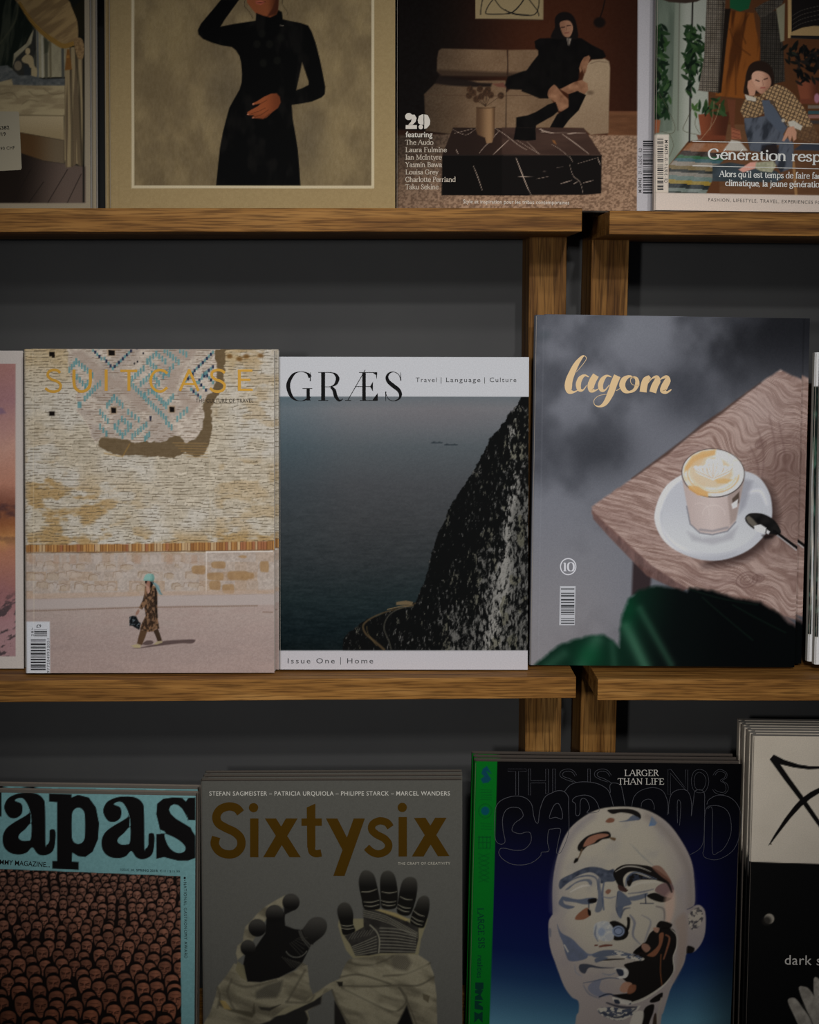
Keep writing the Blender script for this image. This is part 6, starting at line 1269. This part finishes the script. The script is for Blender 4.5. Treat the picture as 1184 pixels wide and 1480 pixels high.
    P([(120, 120), (150, 180), (220, 220), (270, 270), (330, 335), (300, 365), (210, 375), (180, 330), (160, 250), (135, 190)], lambda X, Y: mixc(bl, (70, 76, 92), fbm(X/6, Y/6, 2, 3)), q); Ln([(170, 265), (195, 310)], 2, lt, q)
    P([(370, 190), (375, 130), (410, 105), (470, 105), (510, 150), (510, 210), (470, 240), (410, 230), (380, 215)], lambda X, Y: mixc((112, 116, 122), (150, 146, 136), fbm(X/3, Y/3, 2, 5)), q); P([(480, 110), (520, 100), (580, 130), (610, 180), (580, 225), (510, 230), (515, 180), (500, 140)], bk, q); A.ell(780+540/4.736, 1310+170/4.736, 9, 8, (92, 100, 116), 1); A.ring(780+540/4.736, 1310+170/4.736, 6, 5, 1.2, (44, 50, 62), .6); A.ell(780+425/4.736, 1310+175/4.736, 5, 6, (100, 108, 122), 1.4, .8); A.ell(780+478/4.736, 1310+212/4.736, 6, 5, (126, 126, 126), 1)
    P([(600, 75), (620, 85), (615, 150), (590, 180), (600, 120)], bk, q); P([(525, 10), (570, 0), (560, 80), (535, 60)], bl, q)
    Ln([(380, 268), (395, 266)], 2, (64, 34, 26), q); Ln([(412, 275), (450, 268), (495, 266)], [2.5, 3.4, 2], (72, 40, 32), q)
    # dark mirrored cheek
    P([(720, 250), (760, 180), (820, 150), (900, 150), (935, 190), (940, 260), (915, 350), (918, 450), (880, 510), (820, 560), (740, 620), (640, 660), (560, 640), (500, 610), (560, 600), (620, 590), (640, 560), (560, 480), (600, 440), (580, 400), (640, 380), (700, 360), (650, 310)], bk, q); P([(800, 140), (830, 100), (905, 120), (890, 150), (840, 152)], bk, q); P([(640, 320), (690, 270), (720, 250), (740, 300), (700, 330)], bk, q)
    P([(820, 190), (850, 185), (838, 260), (810, 320), (780, 345), (735, 335), (770, 310), (815, 260)], ru, q); Ln([(865, 195), (890, 220), (870, 300), (850, 360)], [2, 3, 2], ru, q); Ln([(832, 330), (828, 440), (838, 540)], 1.6, (92, 54, 32), q); P([(705, 255), (740, 260), (760, 290), (730, 315), (700, 285)], (108, 80, 66), q); P([(780, 145), (820, 150), (810, 180), (785, 170)], (120, 90, 74), q)
    Ln([(900, 155), (938, 200), (938, 280), (915, 350), (920, 440), (870, 520), (800, 580), (700, 640), (600, 670)], [1, 1.6, 1.6, 1.6, 1.6, 2, 3, 4, 3], lt, q)
    P([(550, 560), (580, 520), (630, 525), (625, 560), (590, 590), (560, 585)], (124, 92, 74), q); P([(620, 540), (660, 540), (655, 580), (620, 600), (600, 590)], ru, q)
    # lips, chin
    P([(360, 330), (430, 302), (520, 300), (600, 320), (680, 335), (640, 350), (520, 335), (420, 350), (380, 350)], bl, q); P([(490, 305), (560, 310), (650, 335), (715, 355), (700, 372), (620, 360), (520, 335)], lambda X, Y: mixc(bl, lt, sstep(.45, .6, fbm(X/5, Y/2.5, 2, 8))), q); Ln([(400, 372), (470, 365), (580, 360)], [1, 2.2, 1], bk, q); P([(380, 360), (430, 345), (470, 355), (420, 375), (385, 385)], bl, q)
    P([(275, 400), (330, 395), (420, 415), (520, 420), (420, 425), (340, 420), (310, 460), (275, 440)], bd, q, a=.8); P([(510, 425), (590, 425), (610, 455), (590, 490), (530, 490), (570, 465), (540, 440)], (150, 146, 138), q); P([(525, 430), (570, 435), (575, 470), (545, 475)], bd, q)
    P([(330, 560), (360, 520), (420, 500), (410, 560), (440, 590), (500, 600), (420, 620), (360, 600)], (86, 88, 98), q); Ln([(300, 525), (380, 510), (470, 490), (540, 495)], [1, 2, 1.4], bl, q, .8); Ln([(410, 620), (480, 600), (560, 640), (620, 665)], [2, 2, 3], bd, q); P([(500, 620), (570, 635), (630, 650), (600, 670), (520, 660)], (146, 140, 130), q); P([(510, 640), (540, 640), (550, 665), (520, 665)], bd, q)
    P([(400, 700), (500, 690), (600, 700), (690, 680), (640, 740), (560, 780), (480, 770), (420, 740)], lambda X, Y: mixc((50, 54, 64), lt, sstep(.42, .6, fbm(X/5, Y/3, 3, 13))), q); P([(720, 700), (780, 670), (780, 720), (750, 805), (745, 900), (680, 900), (700, 800)], bk, q); P([(640, 740), (710, 720), (700, 810), (640, 900), (600, 900)], (150, 144, 132), q, a=.8); P([(760, 640), (840, 590), (830, 640), (770, 660)], bk, q); Ln([(835, 630), (800, 805)], 3, (120, 112, 102), q); P([(780, 760), (800, 740), (800, 900), (770, 900)], (40, 30, 24), q)
    for pts, w_, c, a_ in (([(100, 780), (100, 640), (120, 510), (170, 360), (250, 230), (360, 140)], 9, (92, 88, 92), .5), ([(1040, 760), (1035, 600), (1005, 470), (930, 330), (840, 220), (740, 140)], 10, (96, 88, 82), .55)):
        A.line(k(*pts), w_, c, 5, a_, sm=True)
    for pts, w_, c, f in (([(180, 600), (260, 560), (340, 548), (390, 570), (400, 640)], [1, 2, 2, 1], (52, 58, 72), k), ([(210, 660), (290, 620), (350, 615)], [1, 3, 1], (150, 144, 134), k), ([(440, 600), (430, 680), (440, 780)], [2, 3, 2], (58, 64, 78), k), ([(535, 660), (525, 760), (535, 800)], [1, 2, 1], (50, 54, 64), k), ([(600, 640), (680, 600), (780, 590), (830, 600)], [1, 4, 1], (140, 134, 122), k), ([(610, 670), (700, 660), (780, 640)], [1, 2, 1], (70, 72, 80), k), ([(830, 560), (880, 600), (905, 660)], [2, 4, 2], (20, 15, 13), k), ([(420, 690), (480, 700), (520, 690)], [1, 2, 1], (82, 84, 92), k),
        ([(620, 60), (650, 110), (640, 200), (690, 260)], [2, 4, 3, 1], (86, 86, 92), q), ([(700, 60), (760, 100), (740, 180), (720, 240)], [1, 3, 2], (100, 98, 98), q), ([(560, 60), (580, 20), (620, 10)], [2, 3, 1], (60, 62, 70), q), ([(800, 0), (850, 20), (855, 90)], [2, 3, 2], (90, 84, 80), q), ([(390, 130), (380, 190), (400, 240)], [1, 3, 1], (80, 84, 94), q), ([(260, 270), (330, 330), (400, 320)], [2, 3, 1], (72, 78, 92), q), ([(240, 400), (250, 450), (290, 480)], [1, 2, 1], (100, 100, 104), q), ([(430, 460), (480, 470), (520, 455)], [1, 2, 1], (92, 94, 100), q), ([(300, 540), (340, 600), (410, 630)], [1, 2, 1], (80, 82, 90), q), ([(460, 660), (560, 690), (660, 690)], [2, 4, 2], (36, 36, 42), q), ([(430, 730), (520, 760), (600, 740), (660, 700)], [2, 3, 2], (40, 42, 50), q), ([(640, 340), (700, 320), (740, 330)], [1, 3, 1], (24, 18, 16), q)):
        A.line(f(*pts), w_, c, .9, .85, sm=True)
    # ears and rims
    P([(1020, 60), (1060, 20), (1100, 10), (1120, 80), (1080, 150), (1030, 150)], lambda X, Y: mixc((48, 46, 48), (130, 122, 110), sstep(.4, .62, fbm(X/4, Y/4, 3, 3))), q, a=.85); P([(1005, 310), (1015, 270), (1060, 285), (1050, 315), (1010, 322)], bk, q); P([(925, 100), (1005, 60), (1000, 330), (920, 520), (940, 400), (945, 200)], (112, 96, 84), q, soft=3, a=.55); P([(65, 150), (80, 160), (78, 210), (66, 200)], bl, q, a=.6)
    # green strip beside the spine
    A.poly([(670, 1090), (719.2, 1090), (717.0, 1180), (714.2, 1280), (707.8, 1480), (704.5, 1600), (660, 1600)], (4, 80, 20), .5)
    dk = (5, 44, 22)
    A.poly([(698, 1111), (704, 1107), (711, 1119), (703, 1114), (706, 1120), (710, 1126), (706, 1131), (698, 1132), (695, 1126), (700, 1122), (696, 1118)], (8, 48, 66), .8, .95)
    A.ell(701.5, 1172, 6, 6.2, (4, 56, 66), .9); A.ring(701.5, 1172, 9.4, 10, .8, dk, .6, .7)
    for y in (1141.5, 1145, 1148.5, 1152, 1155.5, 1190, 1194, 1198): A.line([(695, y), (711, y+.6)], .9, dk, .5, .5)
    for x in (692.5, 698, 703.5, 708.5): A.line([(x, 1209), (x, 1226)], .9, dk, .5, .8)
    for y in (1210, 1218, 1226): A.line([(691.5, y), (709, y)], .9, dk, .5, .8)
    for i in range(6): A.line([(692+i*.4, 1234+i*7), (707-i*.2, 1240+i*7)], .9, dk, .5, .6); A.line([(707, 1234+i*7), (692, 1240+i*7)], .9, dk, .5, .6)
    return A
A = art_bad()
r_ba = magazine('black and blue magazine with a chrome head and green spine strip', POSE['bad'], A, .0105, Lt['bad'], 'chrome head magazines', spine=(3, 62, 16), pages=m_pages_grey, edge=(.08, .065, .055),
    copies=[(.0002, .0110, 0, 'second copy from the front in the stack of chrome head magazines'), (-.0004, .0220, 0, 'rearmost copy in the stack of chrome head magazines')])
G = Glyphs(); k = cr(680, 1095, 2.96); O = lambda pts: G.outline(k(*pts), .75)
G.ribbon(k((402, 146), (430, 115), (480, 103), (540, 110), (580, 130), (598, 150), (597, 120), (610, 108), (640, 115), (650, 140), (662, 205)), .7)
G.outline(k((145, 365), (128, 370), (108, 352), (104, 300), (104, 250), (112, 205), (140, 178), (190, 164), (235, 172), (262, 200), (270, 245), (278, 272), (290, 278), (298, 222), (318, 170), (350, 150), (376, 141), (402, 146), (420, 170), (420, 200), (420, 320), (390, 400), (376, 408), (368, 402), (380, 340), (385, 305), (350, 305), (335, 312), (330, 360), (336, 398), (305, 405), (300, 420), (270, 445), (230, 458), (180, 456), (140, 435), (122, 410), (128, 390), (150, 388), (190, 396), (230, 392), (258, 362), (258, 325), (240, 318), (215, 325), (190, 320), (178, 308), (190, 280), (215, 262), (226, 245), (212, 218), (180, 212), (152, 225), (138, 260), (140, 310), (148, 350)), .75)
O([(338, 258), (352, 215), (366, 197), (380, 200), (392, 230), (392, 262), (365, 255)])
O([(436, 185), (450, 168), (490, 160), (525, 172), (545, 200), (548, 230), (500, 236), (510, 215), (498, 182), (480, 174), (470, 190), (468, 240), (452, 245), (450, 200)])
for p in (((594, 148), (605, 180), (612, 208)), ((690, 212), (700, 168), (730, 140), (780, 128), (820, 140), (840, 175), (846, 215), (842, 245)), ((730, 212), (735, 190), (755, 178), (775, 182), (786, 205), (786, 222)), ((848, 240), (850, 190), (865, 150), (900, 136), (930, 145), (945, 185), (945, 250)), ((945, 250), (955, 180), (960, 145), (980, 137), (1000, 150), (1002, 200), (1000, 330), (985, 385), (940, 415)), ((886, 280), (885, 200), (890, 180), (900, 200), (895, 290)), ((1012, 200), (1020, 180), (1060, 160), (1110, 170), (1145, 205), (1160, 265), (1150, 340), (1120, 400), (1060, 435), (1010, 430), (995, 410), (1000, 380), (1005, 230), (1040, 205), (1085, 215), (1110, 250), (1115, 320), (1090, 380), (1060, 405), (1035, 400), (1035, 225), (1015, 218))):
    G.ribbon(k(*p), .6)
for p in (((160, 48), (240, 48), (240, 58), (206, 58), (206, 160), (194, 160), (194, 58), (160, 58)), ((248, 48), (258, 48), (258, 98), (322, 98), (322, 48), (334, 48), (334, 150), (322, 155), (322, 108), (258, 108), (258, 160), (248, 160)), ((352, 48), (363, 48), (363, 142), (352, 146)), ((502, 48), (513, 48), (513, 104), (502, 104)), ((845, 158), (845, 50), (858, 50), (920, 130), (920, 52), (930, 52), (930, 142), (918, 136), (856, 66), (856, 158))): G.outline(k(*p), .5, sm=False)
for ox in (0, 148): G.ribbon([(x+ox/2.96, y) for x, y in k((455, 75), (440, 55), (415, 48), (388, 58), (384, 78), (405, 92), (440, 104))], .5); G.ribbon([(x+ox/2.96, y) for x, y in k((448, 80), (435, 62), (412, 58), (396, 66), (398, 80), (425, 90), (456, 108))], .5)
G.outline(k((980, 50), (1008, 62), (1020, 100), (1008, 140), (980, 150), (955, 138), (945, 100), (955, 62)), .4); G.outline(k((980, 62), (1000, 75), (1008, 100), (998, 132), (980, 138), (964, 130), (957, 100), (964, 72)), .4)
for d in (0, 9): G.ribbon(k((1038+d, 75), (1050+d*.5, 58+d*.6), (1070, 50+d), (1095-d*.6, 64+d*.4), (1096-d, 85), (1078-d, 98), (1098-d, 112), (1102-d, 138), (1080, 158-d), (1050+d*.5, 152-d), (1036+d, 135)), .4)
G.build('title_outline_lettering', A, ink((58, 58, 62), L=Lt['bad']), r_ba)
G = Glyphs(); serif(G, 'LARGER', (902.4, 1121.2), (952.2, 1121.2), 5.6, .2, .09); serif(G, 'THAN LIFE', (893, 1133.4), (960, 1133.6), 5.6, .2, .09); G.build('subtitle', A, ink((150, 146, 140), L=Lt['bad']), r_ba)
gk = ink((4, 40, 14), L=Lt['bad'])
G = Glyphs(); serif(G, 'LARGE SIS', (690.6, 1312), (692.0, 1371), 5.6, .24, .1); G.type('realities', (690.5, 1381), (689.6, 1413), 8, 1, .0)
for y0, pts in ((1420, [(0, 0), (12, 0), (12, 9), (6, 12), (0, 9)]), (1431, [(0, 0), (12, 0), (8, 7), (12, 14), (0, 14), (0, 9), (6, 6), (0, 4)]), (1446, [(0, 0), (12, 2), (5, 5), (12, 9), (12, 14), (0, 12)]), (1462, [(0, 0), (6, 3), (12, 0), (12, 16), (6, 10), (0, 16)])):
    G.face([(687+a-(y0-1420)*.03, y0+b_) for a, b_ in pts])
G.build('spine_lettering', A, ink((6, 40, 30), L=Lt['bad']), r_ba)

# ================================================================== row 3: cream and black stapled magazines at the right
def art_dark():
    A = Art(*QUAD['dark'], 1.3)
    A.fill((7, 7, 7)); A.poly([(1060, 1050), (1480, 1050), (1480, 1257), (1184, 1248.6), (1084, 1245.6), (1060, 1245)], lambda X, Y: mixc((142, 134, 122), (134, 126, 114), fbm(X/40, Y/30, 3, 5)), .5)
    k = cr(1040, 1020, 5.917)
    A.poly(k((430, 460), (465, 418), (560, 465), (680, 503), (780, 518), (900, 518), (1100, 500), (1100, 520), (900, 540), (760, 545), (640, 530), (522, 502), (600, 615), (720, 780), (860, 985), (1000, 1200), (990, 1210), (850, 1035), (690, 810), (560, 640)), (9, 8, 8), .5)
    A.poly(k((418, 1197), (470, 1105), (560, 965), (640, 860), (700, 795), (780, 738), (852, 702), (1000, 660), (1000, 700), (852, 750), (780, 795), (700, 862), (610, 960), (520, 1075), (440, 1180)), (9, 8, 8), .5, 1, False)
    A.ell(1112, 1328, 7.4, 7.4, (104, 98, 88), .8); A.ell(1108.5, 1331, 6.6, 6.4, (22, 20, 18), 2.2, .85)
    g = lambda X, Y: mixc((126, 120, 110), (84, 79, 72), fbm(X/7, Y/7, 3, 6))
    A.poly([(1139, 1447), (1145, 1442), (1152, 1445), (1160, 1456), (1170, 1470), (1176, 1490), (1160, 1490), (1148, 1468)], g, .9, 1, True); A.poly([(1155, 1430), (1163, 1426), (1172, 1432), (1184, 1452), (1200, 1480), (1200, 1500), (1180, 1500), (1170, 1470)], g, .9, 1, True); A.poly([(1176, 1420), (1186, 1416), (1200, 1430), (1215, 1470), (1215, 1510), (1185, 1500)], g, .9, 1, True)
    A.line([(1160, 1452), (1172, 1472), (1178, 1490)], 1.6, (40, 38, 34), .9, .8); A.ell(1114.6, 1098.5+122, .8, .8, (30, 26, 22), .4)
    return A
A = art_dark()
ords = ('second', 'third', 'fourth', 'fifth', 'sixth')
r_da = magazine('stapled magazine, cream above and black below, front of its stack', POSE['dark'], A, .0082, Lt['dark'], 'cream and black stapled magazines', spine=None, pages=m_pages_grey, edge=(.16, .15, .135),
    copies=[((-.0004, .0006, -.001, .0, -.0016, -.0004)[i], .0086*(i+1), 0, (f'{ords[i]} copy from the front in the cream and black stapled stack' if i < 5 else 'rearmost copy in the cream and black stapled stack')) for i in range(6)])
G = Glyphs(); G.type('dark s', (1134.5, 1394), (1187, 1395), 14.2, 1.05); G.build('title_lettering', A, ink((140, 136, 130), L=Lt['dark']), r_da)
m_staple, nt, b = new_mat('staple_steel'); b.inputs['Base Color'].default_value = (.12, .12, .12, 1); b.inputs['Metallic'].default_value = .8; b.inputs['Roughness'].default_value = .4
box('staple', -A.w/2-.0006, -A.w/2+.0002, .0028, .0036, A.h*.64, A.h*.64+.012, m_staple, r_da)
